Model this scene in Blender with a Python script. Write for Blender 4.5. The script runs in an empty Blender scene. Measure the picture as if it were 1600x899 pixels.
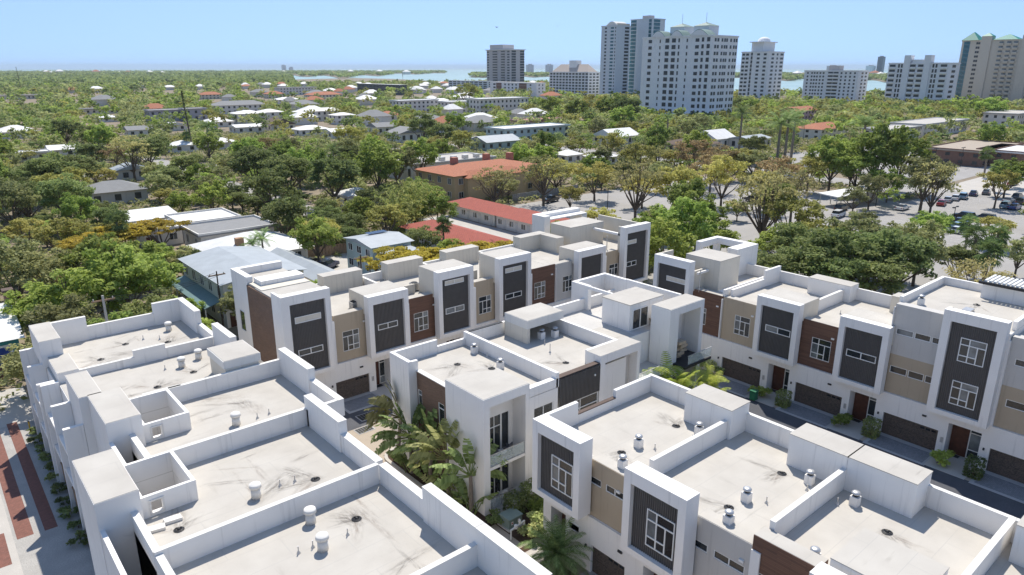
import bpy, bmesh, math, random
import numpy as np
from mathutils import Vector, Matrix

# ------------------------------------------------------------------ camera, sky, sun, exposure
scene = bpy.context.scene
HC = 33.5                       # drone height
cam_data = bpy.data.cameras.new("camera")
cam = bpy.data.objects.new("camera", cam_data)
scene.collection.objects.link(cam)
cam.location = (0, 0, HC)
PITCH, YAW = 0.29996, 0.86412   # yaw of the street grid's X axis to the side of the view
cam.rotation_euler = (math.pi / 2 - PITCH, 0, -(math.pi / 2 - YAW))
cam_data.sensor_width = 36.0
cam_data.lens = 1110.5 / 1600 * 36
cam_data.clip_start = 0.5
cam_data.clip_end = 60000
scene.camera = cam

SUN_EL, SUN_AZ = math.radians(59), math.atan2(0.67, 0.745)   # azimuth from +Y towards +X
world = bpy.data.worlds.new("World")
scene.world = world
world.use_nodes = True
nt = world.node_tree
nt.nodes.clear()
sky = nt.nodes.new("ShaderNodeTexSky")
sky.sky_type = 'NISHITA'
sky.sun_disc = False
sky.sun_elevation = SUN_EL
sky.sun_rotation = SUN_AZ
sky.altitude = 0
sky.air_density = 1.0
sky.dust_density = 0.1
sky.ozone_density = 1.0
# the clear-air gradient of the whole sky is lifted a little so that no brown haze band lies on the horizon
tcw = nt.nodes.new("ShaderNodeTexCoord")
vm = nt.nodes.new("ShaderNodeVectorMath"); vm.operation = 'MULTIPLY_ADD'
vm.inputs[1].default_value = (1, 1, 0.73)
vm.inputs[2].default_value = (0, 0, 0.27)
nt.links.new(tcw.outputs["Generated"], vm.inputs[0])
nt.links.new(vm.outputs[0], sky.inputs["Vector"])
bg = nt.nodes.new("ShaderNodeBackground")
bg.inputs[1].default_value = 0.14
wo = nt.nodes.new("ShaderNodeOutputWorld")
nt.links.new(sky.outputs[0], bg.inputs[0])
nt.links.new(bg.outputs[0], wo.inputs[0])

sun_data = bpy.data.lights.new("sun", 'SUN')
sun_data.energy = 4.1
sun_data.angle = math.radians(0.53)
sun_data.color = (1.0, 0.94, 0.84)
sun = bpy.data.objects.new("sun", sun_data)
scene.collection.objects.link(sun)
sdir = Vector((math.sin(SUN_AZ) * math.cos(SUN_EL), math.cos(SUN_AZ) * math.cos(SUN_EL), math.sin(SUN_EL)))
sun.rotation_euler = sdir.to_track_quat('Z', 'Y').to_euler()
sun.location = (0, 0, 200)

scene.view_settings.view_transform = 'Standard'
scene.view_settings.look = 'None'
scene.view_settings.exposure = 0.40
scene.view_settings.gamma = 1
scene.view_settings.use_curve_mapping = False
scene.render.engine = 'CYCLES'
scene.cycles.use_denoising = True
scene.cycles.max_bounces = 7
scene.cycles.diffuse_bounces = 3
scene.cycles.glossy_bounces = 3
scene.cycles.transmission_bounces = 4
scene.cycles.transparent_max_bounces = 24
scene.cycles.caustics_reflective = False
scene.cycles.caustics_refractive = False

# ------------------------------------------------------------------ measuring helpers (photo pixel -> place on a level plane)
_cp, _sp = math.cos(PITCH), math.sin(PITCH)
_fx, _fy = math.cos(YAW), math.sin(YAW)
FW = np.array([_fx * _cp, _fy * _cp, -_sp])
UP = np.array([_fx * _sp, _fy * _sp, _cp])
RT = np.array([_fy, -_fx, 0.0])
def at(u, v, z=0.0):
    d = FW * 1110.5 + RT * (u - 800) - UP * (v - 449.5)
    t = (z - HC) / d[2]
    return d[0] * t, d[1] * t
def px(x, y, z=0.0):
    q = np.array([x, y, z - HC]); w = q @ FW
    return 800 + 1110.5 * (q @ RT) / w, 449.5 - 1110.5 * (q @ UP) / w, w

# ------------------------------------------------------------------ mesh and object helpers
COL = scene.collection
ORG = {}
random.seed(7)
RNG = np.random.default_rng(11)

def tag(o, label=None, cat=None, group=None, kind=None):
    if label: o["label"] = label
    if cat: o["category"] = cat
    if group: o["group"] = group
    if kind: o["kind"] = kind
    return o

def thing(name, label, cat, loc=(0, 0, 0), group=None, rz=0.0):
    o = bpy.data.objects.new(name, None)
    COL.objects.link(o)
    o.empty_display_size = 0.5
    o.location = loc
    o.rotation_euler = (0, 0, rz)
    ORG[o.name] = Vector(loc)
    return tag(o, label, cat, group)

def put(name, mesh, parent=None, loc=(0, 0, 0), rz=0.0):
    o = bpy.data.objects.new(name, mesh)
    COL.objects.link(o)
    o.location = loc
    o.rotation_euler = (0, 0, rz)
    if parent is not None:
        o.parent = parent
        ORG[o.name] = ORG.get(parent.name, Vector()) + Vector(loc)
    else:
        ORG[o.name] = Vector(loc)
    return o

def copy_tree(o, parent=None):
    c = o.copy()
    COL.objects.link(c)
    c.parent = parent
    for ch in list(o.children):
        copy_tree(ch, c)
    return c

class MB:
    def __init__(self):
        self.v, self.f = [], []
    def poly(self, pts):
        n = len(self.v)
        self.v += [tuple(p) for p in pts]
        self.f.append(tuple(range(n, n + len(pts))))
        return self
    def box(self, x0, x1, y0, y1, z0, z1):
        if x1 < x0: x0, x1 = x1, x0
        if y1 < y0: y0, y1 = y1, y0
        n = len(self.v)
        self.v += [(x0, y0, z0), (x1, y0, z0), (x1, y1, z0), (x0, y1, z0), (x0, y0, z1), (x1, y0, z1), (x1, y1, z1), (x0, y1, z1)]
        self.f += [(n, n + 3, n + 2, n + 1), (n + 4, n + 5, n + 6, n + 7), (n, n + 1, n + 5, n + 4), (n + 1, n + 2, n + 6, n + 5), (n + 2, n + 3, n + 7, n + 6), (n + 3, n, n + 4, n + 7)]
        return self
    def prism(self, pts, z0, z1):          # pts: ccw plan outline
        n = len(self.v); k = len(pts)
        self.v += [(p[0], p[1], z0) for p in pts] + [(p[0], p[1], z1) for p in pts]
        self.f.append(tuple(range(n + k - 1, n - 1, -1)))
        self.f.append(tuple(range(n + k, n + 2 * k)))
        for i in range(k):
            j = (i + 1) % k
            self.f.append((n + i, n + j, n + k + j, n + k + i))
        return self
    def tube(self, p, q, r0, r1=None, n=8, caps=True):
        r1 = r0 if r1 is None else r1
        p, q = Vector(p), Vector(q)
        d = (q - p).normalized()
        a = d.orthogonal().normalized(); b = d.cross(a)
        m = len(self.v)
        for c, r in ((p, r0), (q, r1)):
            for i in range(n):
                t = 2 * math.pi * i / n
                self.v.append(tuple(c + (a * math.cos(t) + b * math.sin(t)) * r))
        for i in range(n):
            j = (i + 1) % n
            self.f.append((m + i, m + j, m + n + j, m + n + i))
        if caps:
            self.f.append(tuple(range(m + n - 1, m - 1, -1)))
            self.f.append(tuple(range(m + n, m + 2 * n)))
        return self
    def cyl(self, x, y, z0, z1, r, r1=None, n=12):
        return self.tube((x, y, z0), (x, y, z1), r, r1, n)
    def dome(self, x, y, z, r, h, n=12, m=4):
        s = len(self.v)
        for j in range(m):
            a = math.pi / 2 * j / m
            for i in range(n):
                t = 2 * math.pi * i / n
                self.v.append((x + r * math.cos(a) * math.cos(t), y + r * math.cos(a) * math.sin(t), z + h * math.sin(a)))
        self.v.append((x, y, z + h))
        for j in range(m - 1):
            for i in range(n):
                k = (i + 1) % n
                self.f.append((s + j * n + i, s + j * n + k, s + (j + 1) * n + k, s + (j + 1) * n + i))
        for i in range(n):
            self.f.append((s + (m - 1) * n + i, s + (m - 1) * n + (i + 1) % n, s + m * n))
        return self
    def mesh(self, name, mat=None, org=(0, 0, 0), smooth=False):
        me = bpy.data.meshes.new(name)
        ox, oy, oz = org
        me.from_pydata([(a - ox, b - oy, c - oz) for a, b, c in self.v], [], self.f)
        if mat: me.materials.append(mat)
        if smooth:
            me.polygons.foreach_set("use_smooth", [True] * len(me.polygons))
        me.update()
        return me
    def build(self, name, mat, parent=None, smooth=False, org=None):
        if org is None:
            org = ORG[parent.name] if parent is not None else (0, 0, 0)
            return put(name, self.mesh(name, mat, org, smooth), parent)
        return put(name, self.mesh(name, mat, org, smooth), parent, org)

def np_mesh(name, V, F, mat, cols=None):      # big leaf meshes, quads
    me = bpy.data.meshes.new(name)
    me.vertices.add(len(V)); me.vertices.foreach_set("co", V.astype(np.float32).ravel())
    k = F.shape[1]
    me.loops.add(F.size); me.loops.foreach_set("vertex_index", F.astype(np.int32).ravel())
    me.polygons.add(len(F)); me.polygons.foreach_set("loop_start", np.arange(0, F.size, k, dtype=np.int32))
    me.polygons.foreach_set("loop_total", np.full(len(F), k, dtype=np.int32))
    if cols is not None:
        a = me.attributes.new("tint", 'FLOAT', 'POINT'); a.data.foreach_set("value", cols.astype(np.float32))
    me.materials.append(mat)
    me.update(calc_edges=True)
    return me

# ------------------------------------------------------------------ materials
def mat_new(name):
    m = bpy.data.materials.new(name); m.use_nodes = True
    t = m.node_tree; t.nodes.clear()
    out = t.nodes.new("ShaderNodeOutputMaterial")
    b = t.nodes.new("ShaderNodeBsdfPrincipled")
    t.links.new(b.outputs[0], out.inputs[0])
    return m, t, b
def N(t, kind, **kw):
    n = t.nodes.new(kind)
    for k, v in kw.items(): setattr(n, k, v)
    return n
def mixc(t, fac, a, b, mode='MIX'):
    n = N(t, "ShaderNodeMix", data_type='RGBA', blend_type=mode)
    for s, val in ((0, fac), (6, a), (7, b)):
        if hasattr(val, "is_output"): t.links.new(val, n.inputs[s])
        elif s == 0: n.inputs[0].default_value = val
        else: n.inputs[s].default_value = (*val, 1)
    return n.outputs[2]
def ramp(t, src, lo, hi):
    n = N(t, "ShaderNodeMapRange"); n.inputs[1].default_value = lo; n.inputs[2].default_value = hi
    t.links.new(src, n.inputs[0]); return n.outputs[0]
def noise(t, scale, detail=3, vec=None, rough=0.55):
    n = N(t, "ShaderNodeTexNoise"); n.inputs["Scale"].default_value = scale; n.inputs["Detail"].default_value = detail
    n.inputs["Roughness"].default_value = rough
    if vec is not None: t.links.new(vec, n.inputs["Vector"])
    return n.outputs["Fac"]
def coords(t, scale=None):
    c = N(t, "ShaderNodeTexCoord").outputs["Object"]
    if scale:
        m = N(t, "ShaderNodeMapping"); m.inputs["Scale"].default_value = scale
        t.links.new(c, m.inputs[0]); return m.outputs[0]
    return c
def bump(t, b, h, strength=0.3, dist=0.02):
    n = N(t, "ShaderNodeBump"); n.inputs["Strength"].default_value = strength; n.inputs["Distance"].default_value = dist
    t.links.new(h, n.inputs["Height"]); t.links.new(n.outputs[0], b.inputs["Normal"])

def plain(name, col, rough=0.75, var=0.12, scale=1.5, spec=0.3, metal=0.0, bmp=0.0, fine=0.0):
    m, t, b = mat_new(name)
    c = coords(t)
    dark = tuple(x * (1 - var) for x in col); lite = tuple(min(1, x * (1 + var * 0.6)) for x in col)
    o = mixc(t, ramp(t, noise(t, scale, 5, c), 0.3, 0.7), dark, lite)
    if fine:
        o = mixc(t, ramp(t, noise(t, 14, 2, c), 0.35, 0.65), o, tuple(x * (1 - fine) for x in col))
    t.links.new(o, b.inputs["Base Color"])
    b.inputs["Roughness"].default_value = rough; b.inputs["Metallic"].default_value = metal
    b.inputs["Specular IOR Level"].default_value = spec
    if bmp: bump(t, b, noise(t, 25, 3, c), bmp)
    return m

def stucco(name, col, streak=0.17):
    m, t, b = mat_new(name)
    c = coords(t); cs = coords(t, (2.2, 2.2, 0.12))
    o = mixc(t, ramp(t, noise(t, 0.6, 4, c), 0.3, 0.75), tuple(x * 0.93 for x in col), col)
    o = mixc(t, ramp(t, noise(t, 1.6, 4, cs), 0.58, 0.82), o, tuple(x * (1 - streak * 1.6) for x in col))
    t.links.new(o, b.inputs["Base Color"]); b.inputs["Roughness"].default_value = 0.88
    b.inputs["Specular IOR Level"].default_value = 0.2
    bump(t, b, noise(t, 30, 2, c), 0.15, 0.01)
    return m

def membrane(name):
    m, t, b = mat_new(name)
    c = coords(t)
    base, dirt = (0.53, 0.50, 0.45), (0.25, 0.225, 0.195)
    o = mixc(t, ramp(t, noise(t, 0.35, 5, c), 0.35, 0.7), (0.455, 0.425, 0.38), base)
    cs = coords(t, (0.25, 1.7, 1)); cs2 = coords(t, (1.9, 0.22, 1))
    s1 = ramp(t, noise(t, 1.3, 5, cs, 0.6), 0.60, 0.80)
    s2 = ramp(t, noise(t, 1.1, 5, cs2, 0.6), 0.62, 0.84)
    patch = ramp(t, noise(t, 0.22, 2, c), 0.48, 0.66)
    mul = N(t, "ShaderNodeMath", operation='MULTIPLY'); t.links.new(s1, mul.inputs[0]); t.links.new(patch, mul.inputs[1])
    o = mixc(t, mul.outputs[0], o, dirt)
    mul2 = N(t, "ShaderNodeMath", operation='MULTIPLY'); t.links.new(s2, mul2.inputs[0]); mul2.inputs[1].default_value = 0.35
    o = mixc(t, mul2.outputs[0], o, dirt)
    br = N(t, "ShaderNodeTexBrick"); br.inputs["Scale"].default_value = 1.0
    br.inputs["Brick Width"].default_value = 5.6; br.inputs["Row Height"].default_value = 1.9
    br.inputs["Mortar Size"].default_value = 0.018; br.inputs["Mortar Smooth"].default_value = 0.4
    t.links.new(c, br.inputs["Vector"])
    mf = N(t, "ShaderNodeMath", operation='MULTIPLY'); t.links.new(br.outputs["Fac"], mf.inputs[0]); mf.inputs[1].default_value = 0.7
    o = mixc(t, mf.outputs[0], o, (0.40, 0.385, 0.36))
    t.links.new(o, b.inputs["Base Color"]); b.inputs["Roughness"].default_value = 0.8
    b.inputs["Specular IOR Level"].default_value = 0.25
    bump(t, b, noise(t, 6, 4, c), 0.12, 0.02)
    return m

def brick(name, c1, c2, mortar, bw=0.22, bh=0.075, flat=False, ms=0.008):
    m, t, b = mat_new(name)
    c = N(t, "ShaderNodeTexCoord").outputs["Object"]
    if not flat:
        sx = N(t, "ShaderNodeSeparateXYZ"); t.links.new(c, sx.inputs[0])
        ad = N(t, "ShaderNodeMath", operation='ADD'); t.links.new(sx.outputs[0], ad.inputs[0]); t.links.new(sx.outputs[1], ad.inputs[1])
        cb = N(t, "ShaderNodeCombineXYZ"); t.links.new(ad.outputs[0], cb.inputs[0]); t.links.new(sx.outputs[2], cb.inputs[1])
        v = cb.outputs[0]
    else: v = c
    br = N(t, "ShaderNodeTexBrick"); br.inputs["Scale"].default_value = 1
    br.inputs["Brick Width"].default_value = bw; br.inputs["Row Height"].default_value = bh
    br.inputs["Mortar Size"].default_value = ms; br.inputs["Bias"].default_value = 0
    for i, cc in enumerate((c1, c2, mortar)): br.inputs[i + 1].default_value = (*cc, 1)
    t.links.new(v, br.inputs["Vector"])
    o = mixc(t, ramp(t, noise(t, 0.9, 4, v), 0.3, 0.7), br.outputs[0], tuple(x * 0.8 for x in c1), 'MIX')
    o2 = mixc(t, 0.45, br.outputs[0], o)
    t.links.new(o2, b.inputs["Base Color"]); b.inputs["Roughness"].default_value = 0.85
    bump(t, b, br.outputs[1], -0.25, 0.01)
    return m

def glassy(name, col, rough=0.06, spec=0.6):
    m, t, b = mat_new(name)
    c = coords(t)
    o = mixc(t, ramp(t, noise(t, 0.7, 3, c), 0.35, 0.65), tuple(x * 0.6 for x in col), tuple(x * 1.4 for x in col))
    t.links.new(o, b.inputs["Base Color"]); b.inputs["Roughness"].default_value = rough; b.inputs["Specular IOR Level"].default_value = spec
    return m

def foliage(name, dark, lite, trans=0.5, objvar=0.36):
    m = bpy.data.materials.new(name); m.use_nodes = True
    t = m.node_tree; t.nodes.clear()
    out = N(t, "ShaderNodeOutputMaterial")
    at_ = N(t, "ShaderNodeAttribute"); at_.attribute_name = "tint"
    oi = N(t, "ShaderNodeObjectInfo")
    col = mixc(t, at_.outputs["Fac"], dark, lite)
    hsv = N(t, "ShaderNodeHueSaturation")
    mr = N(t, "ShaderNodeMapRange"); mr.inputs[3].default_value = 0.476; mr.inputs[4].default_value = 0.504
    t.links.new(oi.outputs["Random"], mr.inputs[0]); t.links.new(mr.outputs[0], hsv.inputs["Hue"])
    mv = N(t, "ShaderNodeMapRange"); mv.inputs[3].default_value = 1 - objvar; mv.inputs[4].default_value = 1 + objvar * 0.8
    wn = N(t, "ShaderNodeTexWhiteNoise", noise_dimensions='1D'); t.links.new(oi.outputs["Random"], wn.inputs["W"])
    t.links.new(wn.outputs["Value"], mv.inputs[0]); t.links.new(mv.outputs[0], hsv.inputs["Value"])
    t.links.new(col, hsv.inputs["Color"])
    d = N(t, "ShaderNodeBsdfDiffuse"); tr = N(t, "ShaderNodeBsdfTranslucent")
    g = N(t, "ShaderNodeBsdfGlossy"); g.inputs["Roughness"].default_value = 0.6
    t.links.new(hsv.outputs[0], d.inputs[0]); t.links.new(hsv.outputs[0], tr.inputs[0])
    mx = N(t, "ShaderNodeMixShader"); mx.inputs[0].default_value = trans
    t.links.new(d.outputs[0], mx.inputs[1]); t.links.new(tr.outputs[0], mx.inputs[2])
    m2 = N(t, "ShaderNodeMixShader"); m2.inputs[0].default_value = 0.015
    t.links.new(mx.outputs[0], m2.inputs[1]); t.links.new(g.outputs[0], m2.inputs[2])
    t.links.new(m2.outputs[0], out.inputs[0])
    return m

def stain_mat(name, col, amount):
    m, t, b = mat_new(name)
    g = N(t, "ShaderNodeTexCoord").outputs["Generated"]
    mp = N(t, "ShaderNodeMapping"); mp.inputs["Location"].default_value = (-1, -1, 0); mp.inputs["Scale"].default_value = (2, 2, 0)
    t.links.new(g, mp.inputs[0])
    ln = N(t, "ShaderNodeVectorMath", operation='LENGTH'); t.links.new(mp.outputs[0], ln.inputs[0])
    fall = ramp(t, ln.outputs["Value"], 1.0, 0.15)
    oi = N(t, "ShaderNodeObjectInfo")
    ad = N(t, "ShaderNodeVectorMath", operation='ADD'); t.links.new(coords(t, (0.5, 2.4, 1)), ad.inputs[0]); t.links.new(oi.outputs["Location"], ad.inputs[1])
    nz = ramp(t, noise(t, 2.2, 6, ad.outputs[0], .65), 0.42, 0.72)
    mu = N(t, "ShaderNodeMath", operation='MULTIPLY'); t.links.new(fall, mu.inputs[0]); t.links.new(nz, mu.inputs[1])
    mu2 = N(t, "ShaderNodeMath", operation='MULTIPLY'); t.links.new(mu.outputs[0], mu2.inputs[0]); mu2.inputs[1].default_value = amount
    t.links.new(mu2.outputs[0], b.inputs["Alpha"]); b.inputs["Base Color"].default_value = (*col, 1); b.inputs["Roughness"].default_value = 0.9
    return m
STAIN = stain_mat("roof_dirt_streak", (0.16, 0.14, 0.12), .62)
STAIN2 = stain_mat("roof_rust_streak", (0.28, 0.21, 0.16), .5)
WHITE = stucco("white_stucco", (0.86, 0.835, 0.80))
OFFWHITE = stucco("warm_white_stucco", (0.74, 0.72, 0.68))
CREAM = stucco("cream_stucco", (0.68, 0.63, 0.54))
TAN = stucco("tan_stucco", (0.46, 0.38, 0.28))
GREYST = stucco("pale_grey_stucco", (0.56, 0.54, 0.51))
MEMB = membrane("roof_membrane")
BRICK = brick("brown_brick", (0.185, 0.108, 0.072), (0.12, 0.072, 0.05), (0.24, 0.19, 0.15), 0.4, 0.10)
CLAD = brick("red_brown_cladding", (0.19, 0.098, 0.062), (0.105, 0.055, 0.037), (0.09, 0.055, 0.042), 1.6, 0.11, ms=0.01)
CORR = plain("charcoal_ribbed_metal", (0.085, 0.082, 0.082), 0.5, 0.1, 2, 0.4)
DOORD = brick("speckled_dark_garage_door", (0.125, 0.095, 0.078), (0.038, 0.031, 0.028), (0.07, 0.058, 0.05), 0.09, 0.07, ms=0.004)
WOOD = plain("dark_mahogany", (0.085, 0.03, 0.018), 0.4, 0.3, 3, 0.4)
FRAMEW = plain("white_window_frame", (0.78, 0.78, 0.76), 0.4, 0.04)
GLASS = glassy("dark_window_glass", (0.022, 0.028, 0.033))
BLIND = glassy("glass_with_blinds", (0.16, 0.18, 0.19), 0.12)
BLUEGL = glassy("blue_green_glass", (0.02, 0.12, 0.16), 0.08)
ASPH = plain("asphalt", (0.105, 0.108, 0.122), 0.9, 0.2, 0.8, fine=0.25, bmp=0.2)
ASPHL = plain("weathered_asphalt", (0.37, 0.355, 0.34), 0.95, 0.18, 0.15, fine=0.15)
CONC = plain("light_concrete", (0.50, 0.47, 0.43), 0.9, 0.15, 0.4, fine=0.08)
BEIGE = plain("beige_paving", (0.42, 0.355, 0.285), 0.9, 0.15, 0.5, fine=0.12)
PAVER = brick("grey_pavers", (0.26, 0.27, 0.29), (0.18, 0.19, 0.21), (0.12, 0.12, 0.13), 0.22, 0.11, True)
PAVERL = plain("light_paver_border", (0.40, 0.40, 0.40), 0.9, 0.1)
REDPAV = brick("red_brick_paving", (0.26, 0.105, 0.075), (0.17, 0.07, 0.05), (0.10, 0.06, 0.05), 0.21, 0.10, True)
GRAVEL = plain("pale_gravel", (0.47, 0.45, 0.42), 1.0, 0.2, 0.6, fine=0.3, bmp=0.6)
SOIL = plain("leaf_litter_soil", (0.30, 0.245, 0.18), 1.0, 0.35, 0.25, fine=0.3)
MULCH = plain("brown_mulch", (0.10, 0.06, 0.04), 1.0, 0.4, 4, fine=0.4)
METAL = plain("galvanised_metal", (0.5, 0.5, 0.5), 0.4, 0.1, 2, 0.5, 0.6)
DARKM = plain("dark_metal", (0.03, 0.03, 0.032), 0.5, 0.1)
METROOF = plain("grey_metal_roof", (0.36, 0.39, 0.41), 0.55, 0.1, 0.6, 0.4)
WHROOF = plain("white_metal_roof", (0.72, 0.71, 0.69), 0.6, 0.1, 0.5)
SHING = plain("grey_shingles", (0.28, 0.28, 0.28), 0.9, 0.15, 0.8, fine=0.15)
BRSHING = plain("brown_shingles", (0.15, 0.11, 0.09), 0.9, 0.2, 0.8, fine=0.2)
REDTILE = brick("red_tile_roof", (0.42, 0.10, 0.065), (0.33, 0.075, 0.05), (0.2, 0.05, 0.04), 0.4, 0.35, True, ms=0.03)
ORTILE = brick("orange_tile_roof", (0.48, 0.17, 0.08), (0.36, 0.12, 0.06), (0.2, 0.08, 0.05), 0.4, 0.35, True, ms=0.03)
YELW = stucco("yellow_stucco", (0.55, 0.42, 0.25))
PALEBL = stucco("pale_blue_siding", (0.42, 0.53, 0.54))
TURQ = stucco("turquoise_wall", (0.06, 0.26, 0.27))
PINK = stucco("pink_stucco", (0.52, 0.38, 0.42))
LAVG = stucco("lavender_grey_wall", (0.40, 0.40, 0.44))
BROWNB = plain("brown_brickwork", (0.22, 0.13, 0.10), 0.9, 0.15)
WOODF = plain("weathered_wood_fence", (0.30, 0.20, 0.13), 0.9, 0.25, 2)
BARK = plain("bark", (0.14, 0.11, 0.085), 0.95, 0.3, 3, bmp=0.5)
PALMB = plain("palm_bark", (0.25, 0.21, 0.17), 0.95, 0.25, 4)
# ------------------------------------------------------------------ the ground
def sheet(name, pts, z, mat):
    m = MB(); m.poly([(p[0], p[1], z) for p in pts])
    return tag(m.build(name, mat), kind="structure")
def rect(name, x0, x1, y0, y1, z, mat): return sheet(name, [(x0, y0), (x1, y0), (x1, y1), (x0, y1)], z, mat)

def grid_ground():
    # one sheet to the near bay shore; the land edge is cut as a polyline in bearing/distance
    pts = []
    for i in range(61):
        b = -1.25 + 2.5 * i / 60
        u = 800 + 1110.5 * math.tan(b) * _cp if abs(b) < 1.2 else 0
        d = 1650 + 260 * math.sin(b * 7 + 1) + 120 * math.sin(b * 23)
        if b < -0.05: d += 900 * min(1, (-0.05 - b) / 0.15)
        if b > 0.05: d = 1050 + 90 * math.sin(b * 9)
        hx, hy = _fx * math.cos(b) + _fy * math.sin(b), _fy * math.cos(b) - _fx * math.sin(b)
        pts.append((hx * d, hy * d))
    pts += [(400, -500), (-60, -400), (-500, 300)]
    return pts
sheet("ground", grid_ground(), 0.0, SOIL)

wm, wt, wb = mat_new("bay_water")
wc = N(wt, "ShaderNodeTexCoord").outputs["Object"]
wt.links.new(mixc(wt, ramp(wt, noise(wt, 0.004, 3, wc), 0.35, 0.65), (0.24, 0.36, 0.35), (0.30, 0.42, 0.40)), wb.inputs["Base Color"])
wb.inputs["Roughness"].default_value = 0.35; wb.inputs["Specular IOR Level"].default_value = 0.35
bump(wt, wb, noise(wt, 0.4, 4, wc), 0.3, 0.3)
rect("water", -17000, 24000, -9000, 24000, -1.2, wm)

# complex's own lanes and yards
rect("alley_paving", 19.4, 84.0, -8.0, 62.0, 0.006, BEIGE)
rect("lane_asphalt", 24.0, 80.0, 56.9, 61.3, 0.012, ASPH)
rect("lane_asphalt", 56.0, 63.7, -8.0, 56.9, 0.012, ASPH)
rect("lane_asphalt", 50.0, 56.0, 20.0, 36.0, 0.012, BEIGE)
rect("gravel_yard", -6, 6.2, 30, 79.5, 0.006, GRAVEL)
rect("yard_paving", -6, 1.0, 50, 79.5, 0.010, CONC)
rect("brick_path", 1.2, 2.25, 58, 80, 0.014, REDPAV)
rect("brick_path", 2.95, 3.8, 57.9, 80, 0.014, REDPAV)
rect("brick_path", -0.8, 0.55, 55, 59.6, 0.014, REDPAV)
rect("yard_paving", -10, 5.5, 79.5, 89.5, 0.008, CONC)
rect("planting_bed", 28.1, 30.2, 36.4, 50.8, 0.016, MULCH)
rect("planting_bed", 29.4, 46.0, 33.2, 37.4, 0.016, MULCH)
rect("planting_bed", 46.0, 60.0, 33.5, 45.0, 0.012, MULCH)
rect("planting_bed", 20.0, 30.0, 24, 33.0, 0.016, MULCH)
m = MB(); m.box(27.75, 28.05, 36.0, 49.6, 0.0, 0.16)
for i in range(8):
    a0, a1 = math.pi - i * math.pi / 14, math.pi - (i + 1) * math.pi / 14
    c = (29.4, 49.6)
    m.prism([(c[0] + 1.65 * math.cos(a1), c[1] + 1.65 * math.sin(a1)), (c[0] + 1.65 * math.cos(a0), c[1] + 1.65 * math.sin(a0)),
             (c[0] + 1.35 * math.cos(a0), c[1] + 1.35 * math.sin(a0)), (c[0] + 1.35 * math.cos(a1), c[1] + 1.35 * math.sin(a1))][::-1], 0.0, 0.16)
tag(m.build("kerb", CONC), kind="structure")
for (x0, x1, y0, y1) in ((28.3, 30.1, 55.6, 56.8), (29.8, 31.9, 57.8, 59.2)):     # drain covers in the lane
    g = thing("drain_cover", "square steel drain grate set in the %s paving" % ("beige" if x0 < 29 else "dark"), "drain cover", ((x0 + x1) / 2, (y0 + y1) / 2, 0.02))
    MB().box(x0, x1, y0, y1, 0.012, 0.03).build("rim", PAVERL, g)
    for i in range(6):
        a = x0 + 0.1 + (x1 - x0 - 0.2) * i / 6
        MB().box(a, a + (x1 - x0 - 0.2) / 6 - 0.04, y0 + 0.1, y1 - 0.1, 0.03, 0.045).build("bar", DARKM, g)

# streets and car parks outside the complex
rect("car_park", 106, 196, 40, 136, 0.006, ASPHL)
rect("car_park", 88, 240, -40, 73, 0.010, ASPHL)
rect("road", 214, 226, 40, 420, 0.014, ASPHL)
rect("road", 100, 420, 78, 86, 0.018, ASPHL)
rect("car_park", 226, 330, -20, 76, 0.020, CONC)
rect("car_park", 240, 330, 86, 150, 0.020, ASPHL)
rect("motel_court", 82.5, 96.5, 96, 137, 0.006, CONC)
rect("road", 24, 29, 62, 93, 0.008, ASPH)
rect("house_yard", 42, 68, 84, 120, 0.006, CONC)
rect("road", -4, 4, 112, 420, 0.006, ASPHL)
rect("road", -300, 214, 262, 270, 0.010, ASPHL)
rect("road", 70, 77, 150, 420, 0.008, ASPHL)
PAINTW = plain("white_road_paint", (0.7, 0.7, 0.68), 0.8, 0.1)
m = MB()
for yy in (28, 33.5, 44, 49.5, 60, 65.5):
    for i in range(26):
        xx = 150 + i * 2.7
        m.poly([(xx, yy, 0.03), (xx + 0.12, yy, 0.03), (xx + 0.12, yy + 5, 0.03), (xx, yy + 5, 0.03)])
tag(m.build("parking_markings", PAINTW), kind="structure")

# ------------------------------------------------------------------ façade frame of reference
class Fr:
    def __init__(s, ox, oy, u, n): s.o, s.u, s.n = (ox, oy), u, n
    def P(s, u, n, z): return (s.o[0] + u * s.u[0] + n * s.n[0], s.o[1] + u * s.u[1] + n * s.n[1], z)
    def box(s, m, u0, u1, n0, n1, z0, z1):
        a, b = s.P(u0, n0, z0), s.P(u1, n1, z1)
        m.box(a[0], b[0], a[1], b[1], z0, z1); return m

def holes(m, fr, u0, u1, z0, z1, n0, n1, hs):      # a slab with rectangular openings (u0,u1,z0,z1)
    hs = [h for h in hs if h[1] > u0 and h[0] < u1 and h[3] > z0 and h[2] < z1]
    zs = sorted({z0, z1, *[min(max(h[2], z0), z1) for h in hs], *[min(max(h[3], z0), z1) for h in hs]})
    us = sorted({u0, u1, *[min(max(h[0], u0), u1) for h in hs], *[min(max(h[1], u0), u1) for h in hs]})
    for za, zb in zip(zs, zs[1:]):
        start = None
        for ua, ub in zip(us, us[1:]):
            cu, cz = (ua + ub) / 2, (za + zb) / 2
            solid = not any(h[0] < cu < h[1] and h[2] < cz < h[3] for h in hs)
            if solid and start is None: start = ua
            if not solid and start is not None:
                fr.box(m, start, ua, n0, n1, za, zb); start = None
        if start is not None: fr.box(m, start, u1, n0, n1, za, zb)
    return m

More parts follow.
